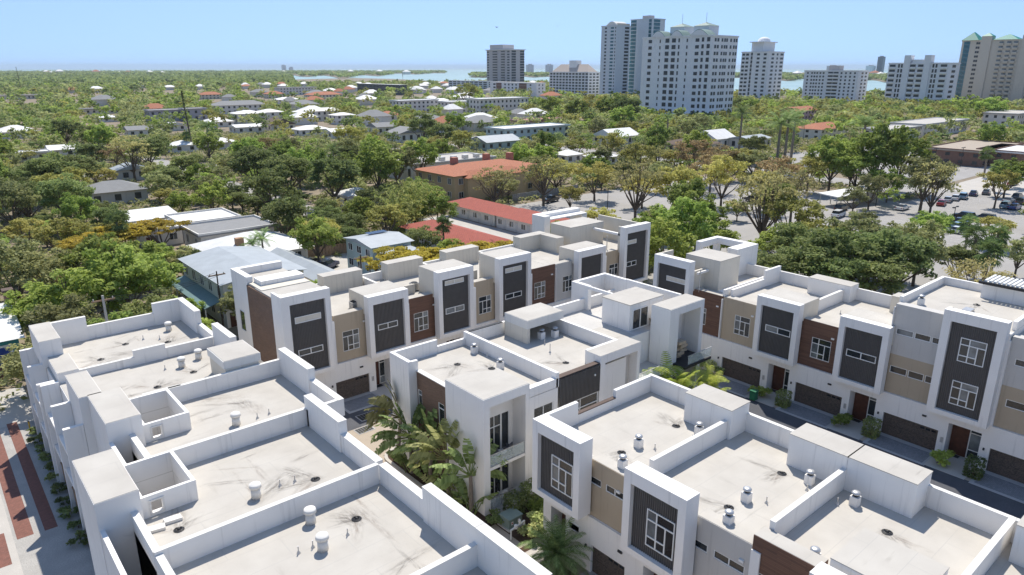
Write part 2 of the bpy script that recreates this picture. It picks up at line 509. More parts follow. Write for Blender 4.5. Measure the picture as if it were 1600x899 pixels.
LAY = {"six": [(0, .36, .72, 1), (.36, 1, .72, 1), (0, .36, .26, .72), (.36, .68, .26, .72), (0, .36, 0, .26), (.36, .68, 0, .26), (.68, 1, 0, .72)],
       "xis": [(0, .64, .72, 1), (.64, 1, .72, 1), (0, .32, 0, .72), (.32, .64, .26, .72), (.64, 1, .26, .72), (.32, .64, 0, .26), (.64, 1, 0, .26)],
       "one": [(0, 1, 0, 1)], "two": [(0, .5, 0, 1), (.5, 1, 0, 1)], "three": [(0, .33, 0, 1), (.33, .67, 0, 1), (.67, 1, 0, 1)],
       "door2": [(0, .33, .7, 1), (.33, .62, .7, 1), (0, .33, 0, .7), (.33, .62, 0, .7), (.66, 1, 0, 1)],
       "four": [(0, .5, .6, 1), (.5, 1, .6, 1), (0, .5, 0, .6), (.5, 1, 0, .6)]}
_wi = [0]
def window(fr, par, u0, u1, z0, z1, n, lay="six", glass=None, b=0.06, name="window"):
    w, h = u1 - u0, z1 - z0
    rs = [(u0 + r[0] * w + b * (1 if r[0] == 0 else .6), u0 + r[1] * w - b * (1 if r[1] == 1 else .6), z0 + r[2] * h + b * (1 if r[2] == 0 else .6), z0 + r[3] * h - b * (1 if r[3] == 1 else .6)) for r in LAY[lay]]
    f = holes(MB(), fr, u0, u1, z0, z1, n - 0.09, n + 0.03, rs).build(name, FRAMEW, par)
    for r in rs:
        _wi[0] += 1
        g = glass or (BLIND if _wi[0] % 7 in (2, 4) else GLASS)
        fr.box(MB(), r[0], r[1], n - 0.05, n - 0.02, r[2], r[3]).build("pane", g, f)
    return f

def corrugated(fr, par, u0, u1, z0, z1, n, hs=(), pitch=0.16, depth=0.05, name="ribbed_panel", mat=None):
    m = MB(); k = max(2, int(round((u1 - u0) / pitch))); p = (u1 - u0) / k
    for i in range(k):
        a = u0 + i * p; cu = a + p / 2
        cuts = sorted((h[2], h[3]) for h in hs if h[0] < cu < h[1])
        segs, z = [], z0
        for c in cuts: segs.append((z, c[0])); z = c[1]
        segs.append((z, z1))
        for za, zb in segs:
            q = [(a, n), (a + p * .15, n + depth), (a + p * .5, n + depth), (a + p * .65, n), (a + p, n)]
            for (ua, na), (ub, nb) in zip(q, q[1:]):
                m.poly([fr.P(ua, na, za), fr.P(ub, nb, za), fr.P(ub, nb, zb), fr.P(ua, na, zb)])
    return m.build(name, mat or CORR, par)

def vent(par, x, y, z, kind=0, s=1.0):
    if kind == 0:      # stubby round stack with a wide cap
        v = MB().cyl(x, y, z, z + .62 * s, .30 * s, .28 * s, 14).build("roof_vent", OFFWHITE, par, True)
        MB().cyl(x, y, z + .62 * s, z + .70 * s, .22 * s, None, 14).build("neck", DARKM, v, True)
        MB().cyl(x, y, z + .70 * s, z + .92 * s, .37 * s, .33 * s, 14).dome(x, y, z + .92 * s, .33 * s, .08, 14, 2).build("cap", OFFWHITE, v, True)
    else:              # square curb with a small mushroom cap
        v = MB().box(x - .24 * s, x + .24 * s, y - .24 * s, y + .24 * s, z, z + .62 * s).build("roof_vent", WHITE, par)
        MB().cyl(x, y, z + .62 * s, z + .78 * s, .15 * s, None, 12).build("neck", DARKM, v, True)
        MB().cyl(x, y, z + .78 * s, z + .86 * s, .26 * s, None, 12).dome(x, y, z + .86 * s, .26 * s, .1, 12, 3).build("cap", METAL, v, True)
def pipe(par, x, y, z, h=.45):
    p = MB().cyl(x, y, z, z + .16, .12, .05, 8).cyl(x, y, z + .15, z + h, .035, None, 8).build("vent_pipe", METAL, par)
_st = {}
def stain(par, x, y, z, ang, L, w, mat=None):
    key = (round(L, 1), round(w, 1), mat is None)
    if key not in _st: _st[key] = MB().poly([(-L / 2, -w / 2, 0), (L / 2, -w / 2, 0), (L / 2, w / 2, 0), (-L / 2, w / 2, 0)]).mesh("roof_stain", mat or STAIN)
    o = ORG[par.name]
    put("roof_stain", _st[key], par, (x - o.x, y - o.y, z - o.z), ang)
_sr = random.Random(12); _zs = [0]
def drain(par, x, y, z):
    a = _sr.uniform(0, 3.1)
    for k in range(3):
        _zs[0] = (_zs[0] + 1) % 5; ang = a + k * _sr.uniform(.7, 1.2); L = _sr.choice((2.4, 3.2, 4.2))
        stain(par, x + math.cos(ang) * L * .3, y + math.sin(ang) * L * .3, z + .004 + .0015 * _zs[0], ang, L, _sr.choice((.6, .9, 1.3)), STAIN2 if k == 2 else None)
    m = MB()
    for i in range(14):
        a, b = 2 * math.pi * i / 14, 2 * math.pi * (i + 1) / 14
        m.poly([(x + .30 * math.cos(a), y + .30 * math.sin(a), z + .02), (x + .30 * math.cos(b), y + .30 * math.sin(b), z + .02), (x + .17 * math.cos(b), y + .17 * math.sin(b), z + .09), (x + .17 * math.cos(a), y + .17 * math.sin(a), z + .09)])
    d = m.build("roof_drain", DARKM, par)
    MB().dome(x, y, z + .03, .12, .12, 10, 3).build("strainer", DARKM, d)

# ------------------------------------------------------------------ a town house seen from its street front
def unit(fr, label, group, u0, u1, dep, zr, panels=(), frames=(), garage=None, door=None, par=1.3, sides="r", boxes=(), vents=(), pipes=(), drains=(), rearpar=True, extra=None, base=4.25, flip=False):
    c = fr.P((u0 + u1) / 2, -dep / 2, 0)
    t = thing("townhouse", label, "townhouse", (c[0], c[1], 0), group)
    w = MB(); fr.box(w, u0, u1, -dep, -1.2, 0, zr)
    ph = []
    for p in panels: ph.append((p["u"][0], p["u"][1]))
    hs = []
    if garage: hs.append((garage[0], garage[1], 0, 2.25))
    if door: hs.append((door[0], door[1], 0, 3.3))
    holes(w, fr, u0, u1, 0, base, -1.2, 0, hs)
    # upper front wall behind frames
    solid = [(u0, u1)]
    for a, b in ph:
        solid = [s for x in solid for s in ((x[0], min(x[1], a)), (max(x[0], b), x[1])) if s[1] - s[0] > .02]
    for a, b in solid: fr.box(w, a, b, -1.2, 0, base, zr + .02)
    w.build("wall", WHITE, t)
    rf = MB(); fr.box(rf, u0 + .02, u1 - .02, -dep + .3, -.7, zr, zr + .03); rf.build("roof", MEMB, t)
    pm = MB()
    if rearpar: fr.box(pm, u0, u1, -dep, -dep + .3, zr, zr + par)
    if "l" in sides: fr.box(pm, u0, u0 + .3, -dep + .3, -1.25, zr, zr + par)
    if "r" in sides: fr.box(pm, u1 - .3, u1, -dep + .3, -1.25, zr, zr + par)
    if pm.v:
        pm.build("parapet", WHITE, t); cm_ = MB()
        for k_ in range(0, len(pm.v), 8):
            xs_ = [q_[0] for q_ in pm.v[k_:k_ + 8]]; ys_ = [q_[1] for q_ in pm.v[k_:k_ + 8]]; e_ = .012 + .001 * (k_ // 8)
            cm_.box(min(xs_) - e_, max(xs_) + e_, min(ys_) - e_, max(ys_) + e_, zr + par, zr + par + .035 + .002 * (k_ // 8))
        cm_.build("coping", OFFWHITE, t)
    for p in panels:
        a, b = p["u"]; zt = p.get("zt", 9.15); n = p.get("n", -.25)
        wins = p.get("win", [])
        holes(MB(), fr, a, b, base, zt, -1.19, n, [(x[0], x[1], x[2], x[3]) for x in wins]).build("facade_panel", p["mat"], t)
        fr.box(MB(), a + .01, b - .01, -1.18, n - .04, zt, zt + .03).build("roof_edge", MEMB, t)
        for x in wins: window(fr, t, x[0], x[1], x[2], x[3], n - .06, x[4] if len(x) > 4 else "six")
        if p.get("light", True):
            lu = p["u"][1] - .7 if not flip else p["u"][0] + .5
            fr.box(MB(), lu, lu + .28, n, n + .12, zt - 1.35, zt - 1.2).build("wall_light", FRAMEW, t)
    for f in frames:
        a, b = f["u"]; zt = f.get("zt", 10.7); zb = f.get("zb", 4.2); back = f.get("back", -3.2)
        s = f.get("side", .55); n1 = f.get("n", .9); top = f.get("top", .92)
        m = MB()
        fr.box(m, a, a + s, .0, n1, zb, zt); fr.box(m, b - s, b, .0, n1, zb, zt)
        fr.box(m, a + s, b - s, .0, n1, zt - top, zt); fr.box(m, a + s, b - s, .0, n1, zb, zb + .42)
        m.build("projecting_frame", WHITE, t)
        if f.get("solid", True):
            fr.box(MB(), a, b, back, -.002, zr + .03, zt - .02).build("roof_block", f.get("blockmat", CREAM), t)
            fr.box(MB(), a + .02, b - .02, back + .02, -.02, zt - .02, zt + .01).build("block_roof", MEMB, t)
        elif f.get("stub", True):
            m = MB()
            fr.box(m, a, a + .25, back, -.002, zr + .03, zt); fr.box(m, b - .25, b, back, -.002, zr + .03, zt - 1.2)
            m.build("roof_screen_wall", CREAM, t)
        ws = f.get("win", [])
        pn = f.get("pn", n1 - .36)
        corrugated(fr, t, a + s, b - s, zb + .42, zt - top, pn, [w_[:4] for w_ in ws])
        fr.box(MB(), a + s, b - s, .0, pn - .25, zb + .42, zt - top).build("panel_backing", DARKM, t)
        for x in ws:
            window(fr, t, x[0], x[1], x[2], x[3], pn + .06, x[4], x[5] if len(x) > 5 else None, b=.07)
    if garage:
        ga, gb = garage
        g = MB()
        for i in range(4): fr.box(g, ga, gb, -.28, -.20, i * .5625 + .0, i * .5625 + .545)
        g = g.build("garage_door", DOORD, t)
        for i in range(3):
            a = (gb - 1.55 + i * .48) if not flip else (gb - 1.55 + i * .48)
            fr.box(MB(), a, a + .36, -.20, -.185, 1.82, 2.0).build("pane", GLASS, g)
        ap = MB(); q = [fr.P(ga, 0, .02), fr.P(gb, 0, .02), fr.P(gb, 2.75, .02), fr.P(ga, 2.75, .02)]
        ap.poly(q if (fr.u[0] * fr.n[1] - fr.u[1] * fr.n[0]) > 0 else q[::-1])
        ap.build("driveway", PAVER, t)
        bd = MB(); fr.box(bd, ga - .3, gb + .3, 2.75, 3.1, .0, .03); fr.box(bd, ga - .3, ga, 0, 2.75, .0, .03); fr.box(bd, gb, gb + .3, 0, 2.75, 0, .03); fr.box(bd, ga, gb, -.2, .35, .005, .032)
        bd.build("driveway_border", PAVERL, t)
        fr.box(MB(), (ga + gb) / 2 + .9, (ga + gb) / 2 + 1.25, 0, .1, 3.15, 3.3).build("wall_light", DARKM, t)
        fr.box(MB(), gb + .28, gb + .5, 0, .06, 1.25, 1.75).build("house_number_plate", METAL, t)
        fr.box(MB(), ga - .5, ga - .38, 0, .14, 1.9, 2.1).build("wall_lantern", DARKM, t)
    if door:
        da, db = door
        m = .55 * (db - da)
        fr.box(MB(), da + (.05 if not flip else db - da - m), da + m + (0 if not flip else db - da - m - .0), -1.19, -1.1, 0.05, 3.1).build("front_door", WOOD, t)
        if not flip: window(fr, t, da + m + .06, db - .02, 0.1, 3.1, -1.08, "sl" if "sl" in LAY else "one", name="side_light")
        else: window(fr, t, da + .02, db - m - .06, 0.1, 3.1, -1.08, "sl" if "sl" in LAY else "one", name="side_light")
        wk = MB(); fr.box(wk, da - .5, db + .1, -1.1, 2.9, 0.0, .035); wk.build("front_walk", CONC, t)
        fr.box(MB(), da + .1, da + 1.1, -1.0, -.45, .035, .055).build("door_mat", DARKM, t)
    for bx in boxes:       # (u0,u1,n0,n1,ztop,mat)
        m = MB(); fr.box(m, bx[0], bx[1], bx[2], bx[3], zr + .03, bx[4])
        rb = m.build("roof_bulkhead", bx[5] if len(bx) > 5 else WHITE, t)
        fr.box(MB(), bx[0] - .03, bx[1] + .03, bx[2] - .03, bx[3] + .03, bx[4], bx[4] + .05).build("bulkhead_roof", MEMB, rb)
    for v in vents:
        q = fr.P(v[0], v[1], 0); vent(t, q[0], q[1], zr + .03, 1)
    for v in pipes:
        q = fr.P(v[0], v[1], 0); pipe(t, q[0], q[1], zr + .03)
    for v in drains:
        q = fr.P(v[0], v[1], 0); drain(t, q[0], q[1], zr + .03)
    if extra: extra(t, fr)
    return t
LAY["sl"] = [(0, 1, .82, 1), (0, 1, .28, .82), (0, 1, 0, .28)]

# ---- row across the lane (faces -X)
FR_R = Fr(66.5, 0, (0, -1), (-1, 0))
GR = "town houses along the garage lane"
def r0x(t, fr):
    # rooftop room, rear open frame, rail
    m = MB(); m.box(68.6, 72.6, 43.9, 48.6, 8.93, 12.4); m.build("rooftop_room", CREAM, t)
    MB().box(68.6, 72.62, 43.88, 48.62, 12.4, 12.5).build("room_roof", MEMB, t)
    m = MB(); m.box(75.2, 79.8, 45.9, 46.5, 8.9, 11.6); m.box(75.2, 75.9, 51.3, 51.9, 8.9, 11.6); m.box(79.0, 79.8, 51.3, 51.9, 8.9, 11.6)
    m.box(75.2, 79.8, 45.9, 47.3, 11.6, 12.4); m.box(79.0, 79.8, 47.3, 51.9, 11.6, 12.4); m.box(75.2, 79.0, 51.2, 51.9, 11.6, 12.4)
    m.build("rear_roof_frame", WHITE, t)
    MB().box(66.5, 69.2, 45.3, 45.5, 11.0, 11.25).build("roof_beam", WHITE, t)
    MB().cyl(66.8, 45.2, 8.9, 11.6, .06).build("beam_post", METAL, t)
    m = MB(); m.box(66.9, 78, 41.9, 42.15, 8.93, 9.9); m.box(77.7, 78.0, 42.15, 51.0, 8.93, 9.9); m.box(68.6, 72.6, 42.15, 43.9, 8.93, 9.0); m.build("roof_upstand", WHITE, t)
unit(FR_R, "three-storey end townhouse with rooftop room and open white rear frame", GR, -51.2, -42.0, 11.4, 8.9,
     panels=[dict(u=(-46.2, -42.0), mat=CLAD, win=[(-45.6, -44.0, 5.2, 7.2)])],
     frames=[dict(u=(-50.9, -45.8), zt=12.5, solid=False, back=-2.4, win=[(-49.2, -46.5, 9.6, 10.2, "one", CREAM)])], garage=(-49.5, -44.6), sides="", extra=r0x)
def r1x(t, fr):
    m = MB(); m.box(74.3, 77.6, 41.35, 41.65, 8.93, 10.9); m.box(67.6, 74.3, 41.35, 41.65, 8.93, 9.9); m.build("roof_screen_wall", WHITE, t)
unit(FR_R, "townhouse with tan panel over garage between red-brown cladding panels", GR, -42.0, -32.9, 11.4, 8.9,
     panels=[dict(u=(-41.9, -37.6), mat=TAN, win=[(-40.3, -38.4, 5.3, 7.5)])],
     frames=[dict(u=(-37.2, -32.5), zt=10.75, back=-3.1, win=[(-36.1, -33.3, 7.05, 7.75, "two")])], garage=(-41.25, -36.4), door=(-35.6, -33.2), sides="r",
     boxes=[(-37.0, -32.2, -11.3, -9.4, 10.75)], pipes=[(-35, -7.5), (-38.5, -6)], drains=[(-39, -7.5)], extra=r1x)
unit(FR_R, "townhouse with red-brown cladding panel adjoining the tall three-storey house", GR, -32.9, -24.1, 11.4, 8.9,
     panels=[dict(u=(-32.75, -28.75), mat=CLAD, win=[(-31.4, -29.4, 5.3, 7.5)])],
     frames=[dict(u=(-28.4, -23.8), zt=10.8, back=-2.8, win=[(-27.5, -24.7, 6.95, 7.65, "two")])], garage=(-32.4, -27.5), door=(-26.8, -24.3), sides="r",
     boxes=[(-28.0, -25.2, -11.3, -9.6, 10.7, CREAM)], pipes=[(-31, -5), (-27.2, -6)])
def r3x(t, fr):
    g = MB(); fr.box(g, -24.0, -15.0, -1.2, -.3, 8.9, 12.9)
    m = MB(); m.box(67.7, 77.9, 14.9, 15.2, 12.63, 13.4); m.box(67.7, 77.9, 23.9, 24.2, 12.63, 13.4); m.box(77.6, 77.9, 15.2, 23.9, 12.63, 13.4); m.build("upper_parapet", WHITE, t)
    # pergola of pale slats on the rear of the roof
    for i in range(16):
        MB().box(75.2, 78.0, 14.2 + i * .36, 14.4 + i * .36, 14.35, 14.5).build("pergola_slat", FRAMEW, t)
    MB().box(75.0, 75.25, 14.0, 20.2, 14.1, 14.35).build("pergola_beam", DARKM, t)
    MB().box(75.6, 78, 14.2, 20, 12.63, 14.1).build("pergola_wall", WHITE, t)
    vent(t, 69.0, 22.8, 12.63, 1); drain(t, 72.8, 19.4, 12.63)
    MB().box(69.5, 70.6, 18.9, 19.6, 12.63, 12.9).build("roof_hatch", METAL, t)
unit(FR_R, "tall three-storey townhouse with two stacked windows in its ribbed frame", GR, -24.1, -14.9, 11.4, 12.6,
     panels=[dict(u=(-24.05, -19.7), mat=TAN, zt=8.1, light=False, win=[(-23.7, -22.2, 6.25, 6.95, "one"), (-22.1, -20.75, 6.25, 6.95, "one"), (-20.65, -19.9, 6.25, 6.95, "one")]),
             ],
     frames=[dict(u=(-19.75, -15.0), zt=13.75, side=.65, solid=False, back=-.4, win=[(-18.2, -16.2, 9.4, 11.55, "six"), (-18.2, -16.2, 5.4, 7.6, "six")])],
     garage=(-23.5, -18.7), door=(-18.0, -15.4), par=.8, sides="", rearpar=False, extra=r3x)
# its pale upper storey front
_t = [o for o in COL.objects if o.name.startswith("townhouse")][-1]
holes(MB(), FR_R, -24.05, -19.7, 8.1, 12.9, -1.18, -.25, [(-23.7, -22.2, 10.05, 10.65), (-22.1, -20.75, 10.05, 10.65), (-20.65, -19.9, 10.05, 10.65)]).build("facade_panel", GREYST, _t)
for a, b in ((-23.7, -22.2), (-22.1, -20.75), (-20.65, -19.9)): window(FR_R, _t, a, b, 10.05, 10.65, -.31, "one")
unit(FR_R, "three-storey townhouse with grey over tan panels at the lane end", GR, -14.9, -5.5, 11.4, 12.0,
     panels=[dict(u=(-14.8, -10.5), mat=TAN, zt=8.1, light=False, win=[(-14.3, -12.6, 6.25, 6.95, "one"), (-12.4, -10.9, 6.25, 6.95, "one")])],
     frames=[dict(u=(-10.4, -5.8), zt=13.2)], garage=(-14.6, -9.8), door=(-9.0, -6.6), sides="")
_t = [o for o in COL.objects if o.name.startswith("townhouse")][-1]
holes(MB(), FR_R, -14.8, -10.5, 8.1, 12.4, -1.18, -.25, [(-14.3, -12.6, 10.0, 10.6)]).build("facade_panel", GREYST, _t)
window(FR_R, _t, -14.3, -12.6, 10.0, 10.6, -.31, "one")

# ---- row with its roofs towards the viewer (faces -X)
FR_S = Fr(30.95, 0, (0, -1), (-1, 0))
GS = "town houses in the palm-side row"
SR = dict(dep=11.65, zr=8.6, par=1.4, base=4.4)
def s1x(t, fr):
    m = MB()
    m.box(30.96, 34.0, 32.4, 32.7, 8.62, 10.35); m.box(34.0, 38.1, 32.4, 32.7, 8.62, 9.35); m.box(38.1, 42.29, 32.4, 32.7, 8.62, 10.0)
    m.build("side_parapet", WHITE, t)
    MB().box(34.02, 38.08, 32.38, 32.72, 9.35, 9.43).build("coping", BRSHING, t)
    window(FR_S, t, -30.1, -29.0, 2.5, 3.1, .02, "one")
unit(FR_S, "grey-framed townhouse with a wide two-pane slot in its tan panel", GS, -32.7, -24.1, **SR,
     panels=[dict(u=(-28.55, -25.3), mat=TAN, zt=8.65, n=-.2, win=[(-28.45, -27.4, 6.85, 7.4, "one"), (-27.0, -25.45, 6.85, 7.4, "two")])],
     frames=[dict(u=(-32.65, -28.1), zt=10.38, zb=4.65, n=1.2, stub=False, solid=False, top=.85, win=[(-31.0, -28.95, 5.75, 8.25, "six")])],
     garage=(-27.9, -24.9), door=(-31.9, -30.4), sides="r", boxes=[(-27.7, -23.85, -11.6, -9.35, 10.85)],
     vents=[(-27.35, -3.8), (-25.73, -8.45), (-26.3, -.95)], drains=[(-27.5, -8.2), (-27.6, -2.35)], pipes=[(-26.4, -4.4), (-25.5, -7.4)], extra=s1x)
unit(FR_S, "grey-panelled townhouse beside the brick-clad one in the palm-side row", GS, -24.1, -15.8, **SR,
     panels=[dict(u=(-20.25, -16.35), mat=GREYST, zt=8.75, n=-.2, win=[(-20.15, -19.1, 6.6, 7.15, "one"), (-18.7, -16.7, 6.6, 7.15, "two")])],
     frames=[dict(u=(-24.36, -19.8), zt=10.4, zb=4.65, n=1.2, stub=False, solid=False, top=.85, win=[(-22.7, -20.65, 5.75, 8.3, "six")])],
     garage=(-19.6, -16.3), door=(-23.4, -21.9), sides="r", boxes=[(-19.6, -15.8, -11.6, -9.45, 10.85)],
     vents=[(-19.0, -3.75), (-17.5, -8.45), (-18.4, -.95)], drains=[(-19.2, -8.2), (-19.3, -2.4)], pipes=[(-18.1, -4.5), (-17.2, -7.6)])
def s3x(t, fr):
    m = MB(); m.box(31.5, 35.2, 8.3, 12.4, 8.62, 10.1); m.build("roof_block", WHITE, t)
    MB().box(31.48, 35.22, 8.28, 12.42, 10.1, 10.16).build("block_roof", MEMB, t)
unit(FR_S, "brick-clad townhouse with a raised white block on its front roof", GS, -15.8, -7.45, **SR,
     panels=[dict(u=(-16.34, -12.75), mat=CLAD, zt=9.5, n=-.1, win=[(-15.9, -13.6, 5.3, 7.4)])],
     frames=[dict(u=(-12.6, -7.8), zt=10.1, zb=4.65, n=1.2, stub=False, solid=False)], garage=(-15.3, -11), sides="r",
     boxes=[(-15.82, -11.85, -11.6, -9.45, 10.85)], vents=[(-14.6, -8.3), (-13.6, -1.5)], drains=[(-12.2, -7.1)], pipes=[(-15.3, -7.6)], extra=s3x)
unit(FR_S, "last townhouse of the palm-side row beyond the brick-clad one", GS, -7.45, 1.0, **SR,
     panels=[dict(u=(-3.8, 0.5), mat=TAN, zt=8.65)], frames=[dict(u=(-7.6, -3.9), zt=10.4, zb=4.65, n=1.2, stub=False, solid=False)], garage=(-3, .8), sides="r",
     boxes=[(-7.0, -3.2, -11.6, -9.45, 10.85)])

# ---- motel-side row (faces -Y)
FR_K = Fr(0, 63.2, (1, 0), (0, -1))
GK = "town houses in the motel-side row"
def k1x(t, fr):
    m = MB(); m.box(24.85, 30.3, 71.4, 75.9, 0, 12.0); m.build("rear_tower", WHITE, t)
    m = MB(); m.box(24.85, 25.5, 71.4, 75.9, 12.0, 12.8); m.box(25.5, 30.3, 75.2, 75.9, 12.0, 12.8); m.build("tower_parapet", WHITE, t)
    m = MB(); m.box(25.5, 30.3, 71.4, 75.2, 12.0, 12.04); m.build("tower_roof", MEMB, t)
    m = MB(); m.box(25.0, 30.2, 67.9, 71.38, 8.9, 12.2); m.build("rooftop_room", CREAM, t)
    MB().box(25.6, 30.25, 69.4, 71.38, 12.2, 12.65).build("room_upper_slab", WHITE, t)
    MB().box(24.9, 30.25, 64.9, 69.38, 12.0, 12.12).build("room_roof", MEMB, t)
    MB().box(24.78, 25.1, 63.25, 71.38, 4.2, 11.99).build("brick_side", BRICK, t)
    m = MB(); m.box(29.35, 29.65, 63.25, 67.5, 8.9, 11.6); m.build("roof_screen_wall", CREAM, t)
    m = MB(); m.box(24.62, 24.88, 62.3, 64.6, 4.2, 12.85); m.build("side_wing", WHITE, t)
    f2 = Fr(24.85, 0, (0, -1), (-1, 0))
    window(f2, t, -74.4, -73.0, 6.3, 8.6, .03, "one"); window(f2, t, -73.2, -72.5, 1.2, 4.6, .03, "sl")
unit(FR_K, "end townhouse with brick side and three-storey ribbed tower", GK, 24.9, 29.9, 8.2, 8.9,
     frames=[dict(u=(24.88, 29.65), zt=12.85, solid=False, back=-.3, win=[(25.95, 28.65, 9.85, 10.5, "one", CREAM), (26.0, 28.6, 6.45, 7.1, "two")])], sides="", rearpar=False, extra=k1x)
def kx(x0, x1):
    def f(t, fr):
        m = MB(); m.box(x0, x1 - 1.2, 66.0, 66.2, 8.93, 10.0); m.build("roof_screen_wall", CREAM, t)
    return f
KR = dict(dep=10.4, zr=8.9, par=1.0, flip=False)
unit(FR_K, "townhouse with tan panel over garage next to the end tower", GK, 29.9, 39.0, **KR,
     panels=[dict(u=(30.3, 34.3), mat=TAN, zt=9.4, win=[(31.2, 33.1, 5.3, 7.5, "xis")])], frames=[dict(u=(33.75, 38.6), zt=10.95, back=-3.2, win=[(34.9, 37.3, 7.0, 7.65, "two")])],
     garage=(28.95 + 1, 33.85), door=(34.65, 36.4), sides="lr", boxes=[(33.6, 38.5, -10.35, -8.8, 11.0, CREAM)], drains=[(37.5, -7)], pipes=[(35.8, -6.4)])
unit(FR_K, "townhouse with brick-red cladding panel beside a grey rooftop condenser", GK, 39.0, 47.9, **KR,
     panels=[dict(u=(39.2, 43.1), mat=CLAD, zt=9.3, win=[(39.9, 41.8, 5.3, 7.5, "xis")])], frames=[dict(u=(42.5, 47.4), zt=11.95, back=-3.0, win=[(43.6, 46.2, 10.2, 10.75, "two", CREAM), (43.6, 46.2, 6.8, 7.5, "two", BLIND)])],
     garage=(39.4, 43.4), door=(44, 46), sides="r", boxes=[(41.9, 46.9, -10.35, -8.8, 11.0, CREAM)], extra=kx(40.5, 43))
unit(FR_K, "townhouse with tan panel between two ribbed frames with slit windows", GK, 47.9, 56.9, **KR,
     panels=[dict(u=(48.4, 52.3), mat=TAN, zt=9.45, win=[(49.0, 50.9, 5.3, 7.5, "xis")])], frames=[dict(u=(51.25, 56.3), zt=12.0, back=-3.0, win=[(52.4, 55.0, 10.0, 10.6, "two", CREAM), (52.4, 55.0, 6.7, 7.35, "two")])],
     garage=(48.2, 52.4), door=(52.9, 54.8), sides="r", boxes=[(50.5, 55.7, -10.35, -8.8, 11.0, CREAM)], extra=kx(49, 52))
unit(FR_K, "townhouse slice with brick-red cladding beside a pale grey panel", GK, 56.9, 61.5, **KR,
     panels=[dict(u=(57.3, 61.45), mat=CLAD, zt=9.4, win=[(57.9, 59.8, 5.3, 7.5, "xis")])], garage=(57.2, 61.2), sides="")
unit(FR_K, "townhouse with pale grey panel and a low windowless ribbed frame", GK, 61.5, 70.6, **KR,
     panels=[dict(u=(61.5, 65.7), mat=GREYST, zt=9.3, win=[(62.9, 64.7, 5.2, 7.4, "xis")])], frames=[dict(u=(64.6, 69.8), zt=10.7, back=-2.8)],
     garage=(61.7, 65.9), door=(66, 68), sides="", boxes=[(63.0, 68.0, -10.35, -8.8, 11.0, CREAM), (66.7, 68.0, -8.8, -5.4, 11.0, CREAM)])
def k7x(t, fr):
    m = MB(); m.box(69.3, 76.0, 68.5, 72.6, 8.93, 12.1); m.build("rooftop_room", CREAM, t)
    MB().box(69.28, 76.02, 68.48, 72.62, 12.1, 12.2).build("room_roof", MEMB, t)
    m = MB(); m.box(70.2, 71.4, 74.9, 76.4, 0, 12.6); m.box(70.2, 71.4, 76.4, 77.6, 0, 11.9); m.box(70.2, 79.2, 76.4, 77.6, 11.9, 12.6); m.box(71.4, 79.2, 74.9, 76.4, 11.95, 12.1); m.box(78.2, 79.2, 74.9, 77.6, 0, 11.9); m.build("rear_roof_frame", WHITE, t)
    MB().box(73.6, 74.0, 63.3, 68.4, 11.3, 11.6).build("roof_beam", WHITE, t)
    MB().cyl(72.4, 64.5, 8.9, 11.3, .06).build("beam_post", METAL, t)
    MB().box(78.6, 78.9, 63.2, 72, 8.93, 12.3).build("roof_screen_wall", CREAM, t)
unit(FR_K, "motel-end townhouse with rooftop room and tall ribbed tower", GK, 70.6, 79.0, **KR,
     panels=[dict(u=(71.0, 74.9), mat=TAN, zt=9.3, win=[(71.9, 73.7, 5.2, 7.4, "xis")])], frames=[dict(u=(73.6, 79.0), zt=12.6, solid=False, back=-.4, win=[(74.5, 76.4, 10.0, 10.6, "one", CREAM), (74.5, 76.6, 6.8, 7.5, "two")])],
     garage=(71.2, 73.6), sides="", rearpar=False, extra=k7x)
for (x, y, l) in ((33.7, 65.2, "tan-panelled townhouse next to the end tower"), (42.3, 66.9, "cladding-panelled townhouse in the motel-side row"), (51.8, 64.9, "tan townhouse between slit-window frames")):
    t = thing("air_conditioner", "grey air-conditioning condenser on the roof of the " + l, "air conditioner", (x, y, 8.93), "rooftop condensers")
    MB().box(x - .45, x + .45, y - .45, y + .45, 8.93, 9.03).build("base", DARKM, t)
    m = MB()
    for i in range(7): m.box(x - .43, x + .43, y - .43, y + .43, 9.05 + i * .12, 9.13 + i * .12)
    m.build("louvre_case", METAL, t); MB().box(x - .38, x + .38, y - .38, y + .38, 9.03, 9.86).build("coil", DARKM, t)
    MB().cyl(x, y, 9.87, 9.93, .33, None, 16).build("fan_grille", DARKM, t)
